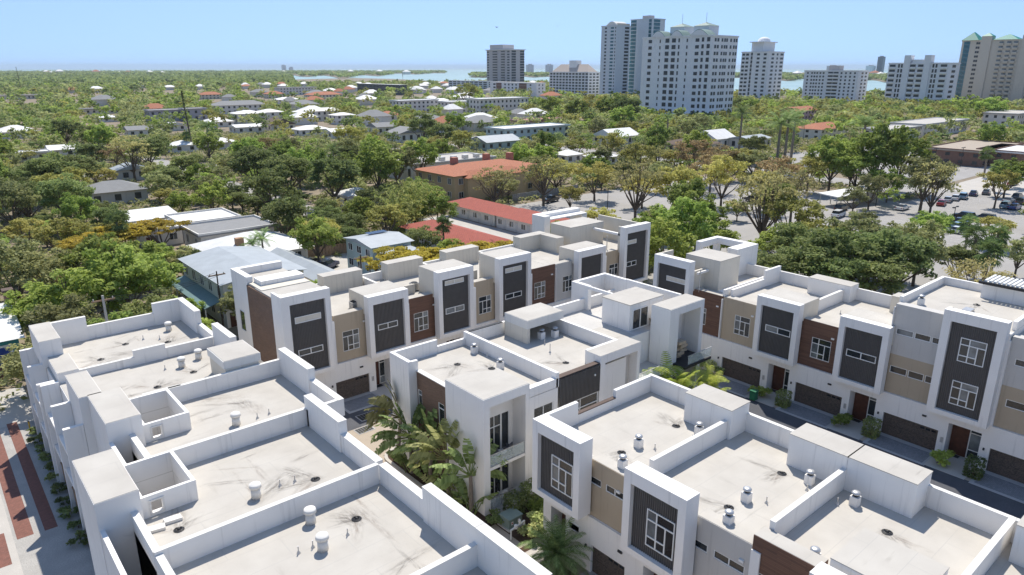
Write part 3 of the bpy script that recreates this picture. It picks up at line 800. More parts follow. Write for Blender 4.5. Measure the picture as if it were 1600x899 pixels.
# ------------------------------------------------------------------ row seen from behind (garage side to +X)
GL = "town houses in the row beside the gravel yard"
ZR = 8.6
def ring(m, x0, x1, y0, y1, h, z0, z1):
    a, b, c, d = h
    m.box(x0, a, y0, y1, z0, z1); m.box(b, x1, y0, y1, z0, z1)
    if c - y0 > .01: m.box(a, b, y0, c, z0, z1)
    if y1 - d > .01: m.box(a, b, d, y1, z0, z1)
    return m
def lrow(label, y0, y1, x0, x1, walls, blocks, vents=(), pipes=(), drains=(), roofx0=None, extra=None, wallx0=None, pit=None):
    t = thing("townhouse", label, "townhouse", ((x0 + x1) / 2, (y0 + y1) / 2, 0), GL)
    wx = wallx0 if wallx0 is not None else x0
    if pit:
        w_ = MB().box(wx, x1, y0, y1, 0, 5.4); ring(w_, wx, x1, y0, y1, pit, 5.4, ZR).build("wall", WHITE, t)
        ring(MB(), wx + .05, x1 - .3, y0 + .02, y1 - .02, pit, ZR, ZR + .03).build("roof", MEMB, t)
        MB().box(pit[0] + .3, pit[1] - .3, pit[3] - .12, pit[3] - .02, 7.4, 7.55).build("well_rail", DARKM, t)
    else:
        MB().box(wx, x1, y0, y1, 0, ZR).build("wall", WHITE, t)
        MB().box((roofx0 or wx) + .05, x1 - .3, y0 + .02, y1 - .02, ZR, ZR + .03).build("roof", MEMB, t)
    for w in walls:
        MB().box(*w).build("parapet", WHITE, t)
        cp = MB().box(w[0] - .015, w[1] + .015, w[2] - .015, w[3] + .015, w[5], w[5] + .035).build("coping", OFFWHITE, t)
    for b in blocks:
        bo = MB().box(*b).build("roof_block", WHITE, t)
        MB().box(b[0] + .03, b[1] - .03, b[2] + .03, b[3] - .03, b[5], b[5] + .03).build("block_roof", MEMB, bo)
    for v in vents: vent(t, v[0], v[1], ZR + .03, 0, v[2] if len(v) > 2 else 1.0)
    for v in pipes: pipe(t, v[0], v[1], ZR + .03)
    for v in drains: drain(t, v[0], v[1], ZR + .03)
    if extra: extra(t)
    return t
def fins(y0, y1, x0):
    # deep white fins and slabs of the street side
    def f(t):
        for yy in (y0 + .05, y0 + (y1 - y0) * .48, y1 - .4):
            MB().box(x0 - 1.3, x0 - .02, yy, yy + .35, 0, 8.9).build("fin_wall", WHITE, t)
        MB().box(x0 - 1.2, x0 - .02, y0 + .42, y1 - .42, 3.3, 3.6).build("balcony_slab", WHITE, t)
        MB().box(x0 - 1.2, x0 - .02, y0 + .42, y1 - .42, 6.2, 6.5).build("balcony_slab", WHITE, t)
    return f
def well(t, x0, x1, y0, y1, zt=10.0, bottom=7.6, hole=True):
    m = MB(); w = .22
    m.box(x0, x0 + w, y0, y1, ZR + .03, zt); m.box(x1 - w, x1, y0, y1, ZR + .03, zt); m.box(x0 + w, x1 - w, y1 - w, y1, ZR + .03, zt)
    f = Fr(0, y0, (1, 0), (0, -1))
    holes(m, f, x0 + w, x1 - w, ZR + .03, zt, -w, 0, [(x0 + .55, x0 + 1.15, ZR + .28, ZR + 1.02)])
    r = m.build("light_well", WHITE, t)
    MB().box(x0 + w, x1 - w, y0 + w, y1 - w, 5.4, 5.42).build("well_floor", ASPHL, t)
    holes(MB(), f, x0 + .45, x0 + 1.25, ZR + .18, ZR + 1.12, .0, .06, [(x0 + .55, x0 + 1.15, ZR + .28, ZR + 1.02)]).build("scupper_frame", OFFWHITE, t)
H, LO = 10.9, 9.95
def l1x(t):
    fins(65, 75, 6.2)(t)
lrow("flat-roofed townhouse at the tree end of the yard-side row", 65, 75, 6.2, 19.4,
     [(10.5, 16.4, 74.7, 75.0, ZR, 9.9), (7.7, 10.5, 74.6, 75.0, ZR, H), (16.4, 19.4, 74.6, 75.0, ZR, H), (18.85, 19.4, 69.5, 74.6, ZR, H), (19.0, 19.4, 65.3, 69.5, ZR, 9.6),
      (8.0, 12.2, 65.0, 65.3, ZR, 9.35), (12.2, 14.8, 65.0, 65.3, ZR, 9.95), (14.8, 19.0, 65.0, 65.3, ZR, 9.55)],
     [(6.0, 7.65, 69.5, 75.0, ZR, 11.0), (6.4, 8.0, 64.95, 69.5, ZR, 9.5)],
     vents=[(17.0, 72.2, .95)], pipes=[(14.4, 71.2), (15.6, 70.2)], drains=[(10.2, 68.4), (16, 69.0), (12.8, 71.0)], extra=l1x)
def l2x(t):
    fins(55, 65, 6.4)(t)
    m = MB(); m.box(16.75, 19.5, 55.3, 59.1, ZR + .03, 10.2); m.build("rooftop_room", CREAM, t)
    MB().box(16.65, 19.7, 55.31, 59.25, 10.2, 10.85).build("room_roof", OFFWHITE, t)
    MB().box(16.72, 19.63, 55.35, 59.2, 10.85, 10.88).build("roof_skin", MEMB, t)
lrow("townhouse with a boxy cream rooftop room beside the lane", 55, 65, 6.4, 19.5,
     [(18.95, 19.5, 60.2, 64.95, ZR, H), (10.5, 13.2, 55.0, 55.3, ZR, 9.95), (7.9, 10.5, 55.0, 55.3, ZR, 9.3)],
     [(6.4, 7.9, 55.0, 60.2, ZR, 11.0)],
     vents=[(16.9, 62.9, .95), (15.2, 62.0, .95)], pipes=[(13.9, 62.3)], drains=[(15.6, 60.2), (12.4, 59.0)], extra=l2x)
def l3x(t):
    well(t, 9.15, 12.25, 49.85, 55.0)
    MB().box(6.95, 8.2, 45.0, 49.5, 0, 6.0).build("low_terrace", GREYST, t)
    MB().box(6.95, 7.2, 45.0, 49.5, 6.0, 9.6).build("terrace_screen", WHITE, t)
lrow("townhouse with an open light well beside a raised white block and an offset rear wall", 45, 55, 6.95, 21.7,
     [(21.1, 21.7, 49.4, 55.0, ZR, H), (21.2, 21.7, 44.7, 49.4, ZR, LO), (12.3, 21.1, 54.9, 55.2, ZR, LO), (8.2, 8.55, 45.3, 49.5, ZR - 2.5, 9.75), (18.85, 21.2, 44.7, 45.0, 0, LO)],
     [(6.95, 9.12, 49.5, 55.2, 0, 11.0)], vents=[(14.96, 48.46)], pipes=[(16.5, 48.42), (17.43, 48.52)], extra=l3x, wallx0=8.2, pit=(9.37, 12.03, 50.07, 54.78))
def l4x(t):
    well(t, 6.65, 9.75, 40.5, 45.15)
    MB().box(4.4, 6.0, 35.0, 39.8, 0, 5.2).build("low_terrace", GREYST, t)
    MB().box(4.4, 4.65, 35.0, 39.8, 5.2, 9.3).build("terrace_screen", WHITE, t)
    p = MB()
    p.prism([(6.3, 38.9), (7.4, 38.7), (7.5, 39.2), (6.4, 39.4)], ZR + .04, ZR + .2)
    p.build("sandbag", OFFWHITE, t); MB().prism([(7.5, 39.1), (8.4, 39.0), (8.4, 39.5), (7.5, 39.6)], ZR + .04, ZR + .22).build("sandbag", OFFWHITE, t)
lrow("townhouse with a light well and two sandbags left on its roof", 35, 45, 4.36, 19.45,
     [(18.85, 19.45, 39.9, 45.2, ZR, H), (18.95, 19.45, 35.3, 39.9, ZR, LO), (9.8, 18.85, 44.95, 45.25, ZR, LO), (6.0, 6.35, 35.3, 39.8, ZR - 3, 9.75)],
     [(4.36, 6.6, 39.8, 45.7, 0, 11.0)], vents=[(12.5, 38.5)], pipes=[(14.1, 38.75), (15.0, 38.6)], drains=[(16.1, 38.0), (7.95, 38.2)], extra=l4x, wallx0=6.0, pit=(6.87, 9.53, 40.72, 44.93))
lrow("townhouse with two round vents and a stained roof drain", 25, 35, 4.4, 19.45,
     [(18.95, 19.45, 29.9, 34.9, ZR, LO), (18.85, 19.45, 25.0, 29.9, ZR, H), (6.0, 18.95, 34.95, 35.25, ZR, LO), (6.0, 6.35, 25.0, 34.95, ZR - 2, 9.75)],
     [], vents=[(13.9, 34.0), (13.35, 31.35)], pipes=[(12.2, 31.9), (13.0, 31.85), (14.95, 31.6)], drains=[(16.05, 32.6)], wallx0=6.0)
lrow("townhouse closing the yard-side row behind the tall stained wall top", 15, 25, 4.4, 19.45,
     [(18.85, 19.45, 19.9, 25.0, ZR, H), (18.95, 19.45, 15.0, 19.9, ZR, LO), (6.0, 18.85, 24.85, 25.15, ZR, LO)], [], vents=[(13, 21)], wallx0=6.0)

# streaks and seams of dirt on the near roofs
_lr = [o for o in COL.objects if o.get("group") == GL]
for o in _lr:
    c = ORG[o.name]
    for k in range(7):
        xx, yy = _sr.uniform(9.5 if c.y > 54 else 11, 17.5), c.y + _sr.uniform(-4, 4)
        if 48.5 < yy < 55.2 and xx < 13: continue
        stain(o, xx, yy, ZR + .036 + .0012 * k, _sr.choice((0, .1, 1.57, .5, 2.6)), _sr.choice((2.4, 4.2, 5.5)), _sr.choice((.3, .6, 1.8)), STAIN2 if k % 2 else None)
# ------------------------------------------------------------------ centre row: corner house with balcony, neighbour, terrace house
GC = "town houses in the centre row"
ZC = 8.7
t = thing("townhouse", "corner townhouse with brick side, palm bed and glass-railed balcony", "townhouse", (33, 44, 0), GC)
W = MB(); W.box(29.95, 37.1, 43.0, 50.2, 0, ZC); W.box(34.0, 37.1, 38.2, 43.0, 0, ZC); W.build("wall", WHITE, t)
MB().box(30.2, 36.9, 43.0, 49.9, ZC, ZC + .03).build("roof", MEMB, t)
MB().box(34.0, 36.9, 37.7, 43.0, ZC, ZC + .035).build("roof", MEMB, t)
FW_ = Fr(29.95, 0, (0, -1), (-1, 0))
brickw = [(-47.2, -46.6, 4.8, 7.4), (-44.2, -43.35, 4.6, 7.3)]
holes(MB(), FW_, -47.3, -42.6, 0, 9.0, 0, .18, brickw).build("brick_side", BRICK, t)
for w in brickw: window(FW_, t, w[0], w[1], w[2], w[3], .12, "sl")
MB().box(29.72, 30.2, 42.6, 47.3, 9.0, 9.06).build("coping", OFFWHITE, t)
# tall corner parapet by the lane
for b in ((29.0, 29.35, 47.3, 50.3, 0, 10.0), (29.35, 33.8, 50.0, 50.3, 0, 10.0), (33.8, 37.0, 49.95, 50.25, ZC, 9.35), (29.35, 29.95, 47.3, 47.6, 0, 9.95)):
    MB().box(*b).build("parapet", WHITE, t)
MB().box(36.9, 37.2, 37.7, 50.2, ZC, 10.0).build("parapet", WHITE, t)
# corner tower with balcony (opens to -Y)
T = MB()
T.box(29.4, 29.9, 37.7, 42.6, 0, 9.2); T.box(33.6, 34.0, 37.7, 42.6, 0, 9.2); T.box(29.4, 34.0, 37.7, 42.6, 9.2, 9.97); T.box(29.9, 30.0, 37.7, 38.0, 0, 9.2)
T.box(29.9, 33.6, 39.3, 39.55, 0, .1)
FB = Fr(0, 39.3, (1, 0), (0, -1))
dh = [(30.95, 33.25, 4.05, 7.3), (30.95, 33.25, .12, 3.1)]
holes(T, FB, 29.9, 33.6, .1, 9.2, -.25, 0, dh)
T.build("balcony_tower", WHITE, t)
MB().box(29.45, 33.95, 37.75, 42.6, 9.97, 10.0).build("tower_roof", MEMB, t)
for w in dh: window(FB, t, *w, -.06, "door2", GLASS)
MB().box(29.91, 33.59, 37.75, 39.29, 3.75, 4.0).build("balcony_floor", WHITE, t)
MB().box(29.91, 33.59, 37.75, 39.29, 4.0, 4.02).build("balcony_tiles", GREYST, t)
gm = bpy.data.materials.new("clear_railing_glass"); gm.use_nodes = True
_b = gm.node_tree.nodes["Principled BSDF"]; _b.inputs["Base Color"].default_value = (.75, .85, .85, 1); _b.inputs["Roughness"].default_value = .03; _b.inputs["Alpha"].default_value = .28
for z in (4.0, .12):
    for i in range(3):
        a = 29.98 + i * 1.21
        p = MB().box(a, a + 1.18, 37.80, 37.82, z + .08, z + 1.02).build("railing_pane", gm, t)
    MB().box(29.95, 33.62, 37.78, 37.84, z + 1.02, z + 1.07).build("handrail", METAL, t)
    for i in range(4): MB().box(29.96 + i * 1.21, 29.99 + i * 1.21, 37.79, 37.83, z, z + 1.02).build("railing_post", METAL, t)
    pass
MB().box(29.92, 33.58, 37.0, 39.29, 0, .1).build("patio_slab", CONC, t)
# plain wall with small windows (faces -Y) set between tower and neighbour
FS = Fr(0, 37.7, (1, 0), (0, -1))
sw = [(34.5, 36.6, 5.0, 7.6), (34.4, 35.2, 1.0, 3.4)]
holes(MB(), FS, 34.0, 37.1, 0, 9.5, -.5, 0, sw).build("side_wall", WHITE, t)
for w in sw: window(FS, t, *w, -.08, "four" if w[1] - w[0] > 1 else "sl", GLASS)
vent(t, 36.3, 47.8, ZC + .03, 1); vent(t, 35.9, 43.6, ZC + .03, 1); pipe(t, 36.6, 46.3, ZC + .03); pipe(t, 34.6, 43.6, ZC + .03)
drain(t, 33.6, 46.7, ZC + .03); drain(t, 33.5, 41.8, 10.0)

t = thing("townhouse", "townhouse with a wide ribbed charcoal panel and a hollow rooftop shelter", "townhouse", (42, 44, 0), GC)
MB().box(37.2, 46.2, 38.3, 50.2, 0, ZC).build("wall", WHITE, t)
MB().box(37.22, 46.0, 38.3, 49.9, ZC, ZC + .03).build("roof", MEMB, t)
MB().box(37.2, 46.2, 49.9, 50.2, ZC, 9.9).build("parapet", WHITE, t)
MB().box(37.22, 41.4, 49.88, 50.22, 9.9, 9.96).build("coping", DARKM, t)
MB().box(46.0, 46.3, 39.4, 49.9, ZC, 10.0).build("parapet", WHITE, t)
MB().box(42.3, 46.0, 39.4, 39.7, ZC, 10.0).build("parapet", WHITE, t)
S = MB(); S.box(41.4, 41.75, 46.3, 49.6, ZC + .03, 10.2); S.box(41.75, 46.0, 49.3, 49.6, ZC + .03, 10.2); S.build("shelter_wall", CREAM, t)
MB().box(41.4, 46.1, 46.3, 49.6, 10.2, 11.0).build("shelter_roof", OFFWHITE, t)
MB().box(41.45, 46.05, 46.35, 49.55, 11.0, 11.03).build("shelter_skin", MEMB, t)
corrugated(FS, t, 37.25, 42.1, 6.9, 9.35, .03)
MB().box(37.2, 42.1, 37.75, 38.3, 9.35, 9.45).build("coping", BRSHING, t)
MB().box(37.2, 42.1, 37.75, 38.3, 0, 4.6).build("lower_wall", GREYST, t)
MB().box(37.2, 42.1, 38.1, 38.3, 4.6, 9.35).build("inner_wall", GREYST, t)
window(FS, t, 37.6, 41.9, 4.7, 6.85, -.02, "four", GLASS)
MB().box(41.3, 41.45, 37.55, 37.67, 8.5, 8.65).build("wall_light", FRAMEW, t)
Q = MB(); Q.box(42.1, 42.75, 37.7, 39.4, 0, 10.0); Q.box(47.0, 47.4, 37.7, 39.4, 0, 10.0); Q.box(42.75, 47.0, 37.7, 39.4, 9.25, 10.0); Q.build("projecting_frame", WHITE, t)
MB().box(42.12, 47.38, 37.72, 39.38, 10.0, 10.03).build("frame_roof", MEMB, t)
fw = [(42.95, 44.8, 4.6, 7.0)]
holes(MB(), Fr(0, 38.6, (1, 0), (0, -1)), 42.75, 47.0, 0, 9.25, -.7, 0, fw).build("recessed_wall", GREYST, t)
window(Fr(0, 38.6, (1, 0), (0, -1)), t, *fw[0], -.06, "four", GLASS)
vent(t, 43.4, 46.5, ZC + .03, 1, 1.1); vent(t, 44.7, 46.0, ZC + .03, 1, 1.1); pipe(t, 42.6, 45.2, ZC + .03); pipe(t, 41.6, 43.4, ZC + .03, .9); drain(t, 41.05, 40.8, ZC + .03)

t = thing("townhouse", "three-storey townhouse with roof terraces and a tall white balcony frame", "townhouse", (52.5, 45, 0), GC)
MB().box(46.3, 58.2, 41.2, 50.2, 0, ZC).build("wall", WHITE, t)
MB().box(46.32, 58.0, 41.25, 49.9, ZC, ZC + .03).build("terrace_deck", GREYST, t)
MB().box(47.4, 50.9, 41.3, 45.0, ZC + .03, ZC + .045).build("deck_screed", MEMB, t)
MB().box(46.3, 58.2, 49.9, 50.2, ZC, 9.9).build("parapet", WHITE, t)
MB().box(51.2, 56.3, 42.3, 45.9, ZC + .03, 11.4).build("rooftop_room", WHITE, t)
MB().box(51.15, 56.35, 42.25, 45.95, 11.4, 11.48).build("room_roof", MEMB, t)
Fr3 = Fr(0, 42.3, (1, 0), (0, -1))
window(Fr3, t, 51.6, 54.0, 8.75, 10.9, .03, "two", GLASS, .1, "glass_door")
U = MB(); U.box(52.8, 53.3, 49.4, 51.9, 0, 11.4); U.box(57.7, 58.1, 48.4, 51.9, 0, 11.4); U.box(53.3, 57.7, 51.5, 51.9, 8.7, 11.4); U.build("open_wall_frame", WHITE, t)
MB().box(52.8, 53.05, 45.9, 49.4, 11.1, 11.4).build("roof_beam", WHITE, t)
MB().box(57.6, 57.9, 41.2, 48.4, ZC, 11.5).build("screen_wall", WHITE, t)
V = MB(); V.box(53.0, 54.4, 38.8, 41.1, 0, 11.45); V.box(57.9, 58.45, 38.8, 41.1, 0, 11.45); V.box(54.4, 57.9, 38.8, 41.1, 10.7, 11.45); V.box(54.4, 57.9, 40.9, 41.19, 0, 10.7)
V.build("balcony_frame", WHITE, t)
MB().box(53.0, 58.4, 38.85, 41.05, 11.45, 11.48).build("frame_roof", MEMB, t)
MB().box(53.9, 58.3, 37.4, 40.88, 5.5, 5.75).build("balcony_floor", DARKM, t)
MB().box(55.6, 56.9, 40.84, 40.9, 7.9, 10.3).build("window", DARKM, t)
for i in range(4): MB().box(54.5 + i * .95, 55.4 + i * .95, 37.45, 37.47, 5.85, 6.75).build("railing_pane", gm, t)
MB().box(54.4, 58.3, 37.43, 37.49, 6.75, 6.8).build("handrail", METAL, t)
MB().box(46.5, 52.9, 38.2, 41.2, 5.2, 5.5).build("lower_terrace", GREYST, t)
MB().box(46.5, 52.9, 38.2, 41.2, 0, 5.2).build("lower_storey", GREYST, t)
for i in range(5): MB().box(47.5 + i * 1.08, 48.5 + i * 1.08, 38.2, 38.22, 5.55, 6.45).build("railing_pane", gm, t)
MB().box(47.4, 52.9, 38.18, 38.24, 6.45, 6.5).build("handrail", METAL, t)

# things on balconies, patios and terraces
def chair(label, x, y, z, rz, mat, group, s=1.0):
    c = thing("patio_chair", label, "chair", (x, y, z), group, rz)
    def p(name, *b):
        return put(name, MB().box(*[k * s for k in b]).mesh(name, mat), c)
    p("seat", -.3, .3, -.3, .3, .34, .46); p("backrest", -.3, .3, .22, .32, .46, .92); p("armrest", -.34, -.28, -.3, .3, .46, .66); p("armrest", .28, .34, -.3, .3, .46, .66)
    for a in (-.27, .23):
        for b in (-.27, .23): p("leg", a, a + .05, b, b + .05, 0, .34)
    return c
DKGREY = plain("grey_wicker", (0.12, 0.12, 0.13), 0.8, 0.2)
WICK = plain("tan_wicker", (0.42, 0.32, 0.20), 0.8, 0.2)
PLW = plain("white_plastic", (0.75, 0.74, 0.72), 0.5, 0.05)
chair("grey wicker armchair with cushion on the glass-railed balcony", 31.2, 38.75, 4.02, 2.6, DKGREY, "balcony armchairs")
chair("grey wicker armchair by the balcony corner post", 32.5, 38.6, 4.02, 3.6, DKGREY, "balcony armchairs")
tb = thing("side_table", "small white side table between two grey balcony armchairs", "table", (31.85, 38.4, 4.02))
put("table_top", MB().cyl(0, 0, .45, .5, .3).mesh("table_top", PLW), tb); put("stem", MB().cyl(0, 0, 0, .45, .05).mesh("stem", PLW), tb)
chair("white plastic chair on the ground-floor patio", 31.9, 38.5, .1, 2.9, PLW, "patio chairs")
chair("white plastic chair beside the patio pillar", 30.7, 38.5, .1, 2.2, PLW, "patio chairs")
chair("tan wicker chair on the upper terrace by the glass doors", 54.4, 41.75, 8.73, 2.8, WICK, "terrace chairs", 1.15)
um = thing("wrapped_furniture", "wrapped beige furniture covers heaped on the white-framed balcony", "furniture cover", (55.4, 39.4, 5.75))
m = MB()
rr = random.Random(3)
for i in range(9):
    a = rr.uniform(0, 6.28); r = rr.uniform(0, .6)
    cx, cy = r * math.cos(a), r * math.sin(a)
    m.prism([(cx - .5, cy - .35), (cx + .45, cy - .45), (cx + .55, cy + .3), (cx - .35, cy + .45)], i * .22, i * .22 + .28)
put("cover", m.mesh("cover", plain("beige_canvas", (0.52, 0.42, 0.31), 0.9, 0.25, 3)), um)
bx = thing("utility_box", "grey-green transformer box on the gravel beside the patio", "utility box", (30.3, 35.6, 0.02))
UB = plain("grey_green_paint", (0.20, 0.26, 0.24), 0.5, 0.1)
put("cabinet", MB().box(-.65, .65, -.55, .55, .08, .85).mesh("cabinet", UB), bx); put("lid", MB().box(-.7, .7, -.6, .6, .85, .95).mesh("lid", UB), bx); put("plinth", MB().box(-.8, .8, -.7, .7, 0, .08).mesh("plinth", CONC), bx)
REDP = plain("red_label", (0.5, 0.04, 0.04), 0.5, 0.05)
for sx in (-.35, .3):
    s_ = put("warning_label", MB().box(sx - .1, sx + .1, -.565, -.552, .4, .68).mesh("warning_label", PLW), bx); put("warning_mark", MB().box(sx - .06, sx + .06, -.575, -.566, .5, .6).mesh("warning_mark", REDP), s_)
pp = thing("backflow_pipe", "white looped backflow pipe standing in front of the transformer box", "pipe", (29.9, 34.2, 0.02))
m = MB(); m.tube((-.8, 0, 0), (-.8, 0, .8), .06).tube((-.8, 0, .8), (.6, .1, .95), .06).tube((.6, .1, .95), (.6, .1, 0), .06).tube((.1, .06, .9), (.1, .06, 1.25), .09)
put("pipe_run", m.mesh("pipe_run", PLW), pp); put("valve", MB().cyl(-.3, .03, .72, 1.0, .13).mesh("valve", PLW), pp)
m = MB()
tb = thing("wheelie_bin", "green wheeled rubbish bin beside the lane driveway", "rubbish bin", (63.6, 35.3, 0.03))
GRB = plain("green_plastic", (0.02, 0.16, 0.08), 0.5, 0.1)
put("bin_body", MB().prism([(-.3, -.3), (.3, -.3), (.3, .3), (-.3, .3)], .08, 1.0).mesh("bin_body", GRB), tb); put("lid", MB().prism([(-.36, -.36), (.34, -.34), (.34, .34), (-.36, .34)], 1.0, 1.1).mesh("lid", GRB), tb)
for yy in (-.28, .22): put("wheel", MB().tube((.3, yy, .12), (.3, yy + .06, .12), .12, None, 12).mesh("wheel", DARKM), tb)
# yard fence by the gravel
fz = thing("yard_fence", "low weathered timber fence between gravel yard and town houses", "fence", (5.45, 62, 0))
for i in range(30):
    y0 = 50 + i * .97
    MB().box(5.38, 5.5, y0, y0 + .95, .02, 1.75 + .04 * math.sin(i * 2.1)).build("fence_panel", WOODF, fz)
MB().box(5.34, 5.56, 50, 79.2, 1.8, 1.9).build("top_rail", WOODF, fz)
# ------------------------------------------------------------------ houses and other low buildings
FOOT = []          # footprints trees keep out of: x0,x1,y0,y1
CLEAR = []         # points of view onto roofs: world points that trees must not hide
FARGL = plain("far_window_glass", (0.035, 0.042, 0.05), 0.25, 0.2, 0.3, 0.5)
def roof_mesh(kind, x0, x1, y0, y1, h, rh, o):
    a, b, c, d = x0 - o, x1 + o, y0 - o, y1 + o
    m = MB(); th = .18
    if kind == "flat":
        m.box(a, b, c, d, h, h + max(.25, rh)); return m
    if kind == "shed":
        m.v += [(a, c, h), (b, c, h), (b, d, h + rh), (a, d, h + rh), (a, c, h + th), (b, c, h + th), (b, d, h + rh + th), (a, d, h + rh + th)]
        m.f += [(0, 3, 2, 1), (4, 5, 6, 7), (0, 1, 5, 4), (1, 2, 6, 5), (2, 3, 7, 6), (3, 0, 4, 7)]; return m
    if kind == "hip":
        k = min(b - a, d - c) / 2
        if b - a > d - c: p, q = (a + k, (c + d) / 2), (b - k, (c + d) / 2)
        else: p, q = ((a + b) / 2, c + k), ((a + b) / 2, d - k)
        m.v += [(a, c, h), (b, c, h), (b, d, h), (a, d, h), (p[0], p[1], h + rh), (q[0], q[1], h + rh)]
        if b - a > d - c: m.f += [(0, 1, 5, 4), (1, 2, 5), (2, 3, 4, 5), (3, 0, 4), (0, 3, 2, 1)]
        else: m.f += [(0, 1, 4), (1, 2, 5, 4), (2, 3, 5), (3, 0, 4, 5), (0, 3, 2, 1)]
        return m
    if kind == "gablex":
        yc = (c + d) / 2
        m.v += [(a, c, h), (b, c, h), (b, d, h), (a, d, h), (a, yc, h + rh), (b, yc, h + rh)]
        m.f += [(0, 1, 5, 4), (2, 3, 4, 5), (0, 4, 3), (1, 2, 5), (0, 3, 2, 1)]; return m
    xc = (a + b) / 2
    m.v += [(a, c, h), (b, c, h), (b, d, h), (a, d, h), (xc, c, h + rh), (xc, d, h + rh)]
    m.f += [(1, 2, 5, 4), (3, 0, 4, 5), (0, 1, 4), (2, 3, 5), (0, 3, 2, 1)]; return m

def house(label, x0, x1, y0, y1, h, roof, rh, wall, rmat, over=.5, nw=(3, 3), floors=1, cat="house", name="house", group=None, door=True, simple=False, clear=True, wmat=None):
    t = thing(name, label, cat, ((x0 + x1) / 2, (y0 + y1) / 2, 0), group)
    MB().box(x0, x1, y0, y1, 0, h).build("wall", wall, t)
    roof_mesh(roof, x0, x1, y0, y1, h + (.0 if roof != "flat" else .002), rh, over).build("roof", rmat, t)
    if roof == "flat":
        m = MB(); e = over
        z0, z1 = h + max(.25, rh), h + max(.25, rh) + .35
        m.box(x0 - e, x1 + e, y0 - e, y0 - e + .25, z0, z1); m.box(x0 - e, x1 + e, y1 + e - .25, y1 + e, z0, z1); m.box(x0 - e, x0 - e + .25, y0 - e + .25, y1 + e - .25, z0, z1); m.box(x1 + e - .25, x1 + e, y0 - e + .25, y1 + e - .25, z0, z1)
        m.build("roof_edge", wall, t)
    fh = h / floors
    fy, fx = Fr(0, y0, (1, 0), (0, -1)), Fr(x0, 0, (0, -1), (-1, 0))
    for fl in range(floors):
        zb, zt = fl * fh + fh * .32, fl * fh + fh * .78
        for fr, a, b, n in ((fy, x0, x1, nw[0]), (fx, -y1, -y0, nw[1])):
            for i in range(n):
                s = (b - a) / n; w = min(1.5, s * .5); u = a + s * (i + .5)
                if simple: fr.box(MB(), u - w / 2, u + w / 2, 0, .05, zb, zt).build("window", wmat or FARGL, t)
                else: window(fr, t, u - w / 2, u + w / 2, zb, zt, .04, "two")
    if door:
        u = (x0 + x1) / 2
        fy.box(MB(), x0 + (x1 - x0) * .04, x0 + (x1 - x0) * .04 + 1, 0, .06, 0.05, 2.1).build("door", WOOD, t)
    FOOT.append((x0 - 1.5, x1 + 1.5, y0 - 1.5, y1 + 1.5))
    if clear: CLEAR.append(((x0 + x1) / 2, (y0 + y1) / 2, h * .6, max(x1 - x0, y1 - y0) / 2))
    return t

# near neighbours
t = house("two-storey house with a wide grey metal roof and lean-to porch", 29.2, 40.5, 93, 110.2, 6.2, "gabley", .9, OFFWHITE, METROOF, .5, (3, 5), 2)
m = MB(); m.v += [(26.8, 94, 2.9), (29.19, 94, 3.6), (29.19, 110, 3.6), (26.8, 110, 2.9), (26.8, 94, 3.02), (29.19, 94, 3.72), (29.19, 110, 3.72), (26.8, 110, 3.02)]
m.f += [(0, 3, 2, 1), (4, 5, 6, 7), (0, 1, 5, 4), (1, 2, 6, 5), (2, 3, 7, 6), (3, 0, 4, 7)]
pr = m.build("porch_roof", plain("blue_green_metal", (0.16, 0.25, 0.26), .5, .1), t)
for i in range(6): MB().box(26.9, 27.05, 94.2 + i * 3.1, 94.35 + i * 3.1, 0, 2.95).build("porch_post", FRAMEW, t)
for i in range(9): MB().box(29.0 + i * 1.36, 29.06 + i * 1.36, 92.5, 110.7, 6.2, 6.26).build("roof_seam", METROOF, t) if False else None
house("long low shed with a grey metal gable roof behind the motel-side row", 44.2, 48.6, 96, 116.2, 2.9, "gabley", 1.1, GREYST, METROOF, .4, (1, 4))
house("house under a broad white metal hip roof with brick chimney", 37, 52.5, 118, 131.5, 3.0, "hip", 2.6, OFFWHITE, WHROOF, 1.0, (4, 3))
_t = [o for o in COL.objects if o.name.startswith("house")][-1]
MB().box(41.0, 42.3, 120.5, 121.5, 3.4, 5.6).build("chimney", plain("tan_brick", (0.42, 0.25, 0.15), .9, .2), thing_last := [o for o in COL.objects if o.get("label", "").startswith("house under a broad")][0])
house("flat-roofed white house with a dark roof rim and leaf-strewn gravel roof", 39.5, 53.5, 135, 145.5, 3.6, "flat", .3, OFFWHITE, SHING, .5, (4, 2))
house("long white flat-roofed house in trees beside the gravel-roofed one", 40.5, 52, 149, 160, 3.3, "flat", .2, OFFWHITE, WHROOF, .3, (3, 2))
house("small white flat-roofed annex beside leaf-strewn roof", 33, 40, 148, 156, 3.0, "flat", .2, OFFWHITE, WHROOF, .3, (2, 1))
t = house("pale blue two-storey house with a low grey metal roof", 56.0, 63.4, 100.8, 109.8, 5.4, "gablex", .7, PALEBL, METROOF, .5, (3, 3), 2)
MB().box(56.6, 62.4, 96.4, 100.3, 0, 4.6).build("wing_wall", PALEBL, t); MB().box(56.3, 62.8, 96.0, 100.25, 4.6, 4.8).build("wing_roof", METROOF, t)
for k in range(5):
    p = MB().box(59.0 + .75 * k, 59.7 + .75 * k, 107.0, 108.6, 6.03, 6.08)
    p.build("solar_panel", glassy("solar_glass_%d" % k, (0.02, 0.03, 0.06)), t)
t = house("white metal-roofed cottage with turquoise wall and blue front door", -6.5, 6.4, 95.0, 110.5, 3.9, "gablex", 2.1, TURQ, WHROOF, .6, (0, 2), door=False)
BLUED = plain("blue_paint", (0.02, 0.06, 0.28), .4, .1)
fy = Fr(0, 95.0, (1, 0), (0, -1))
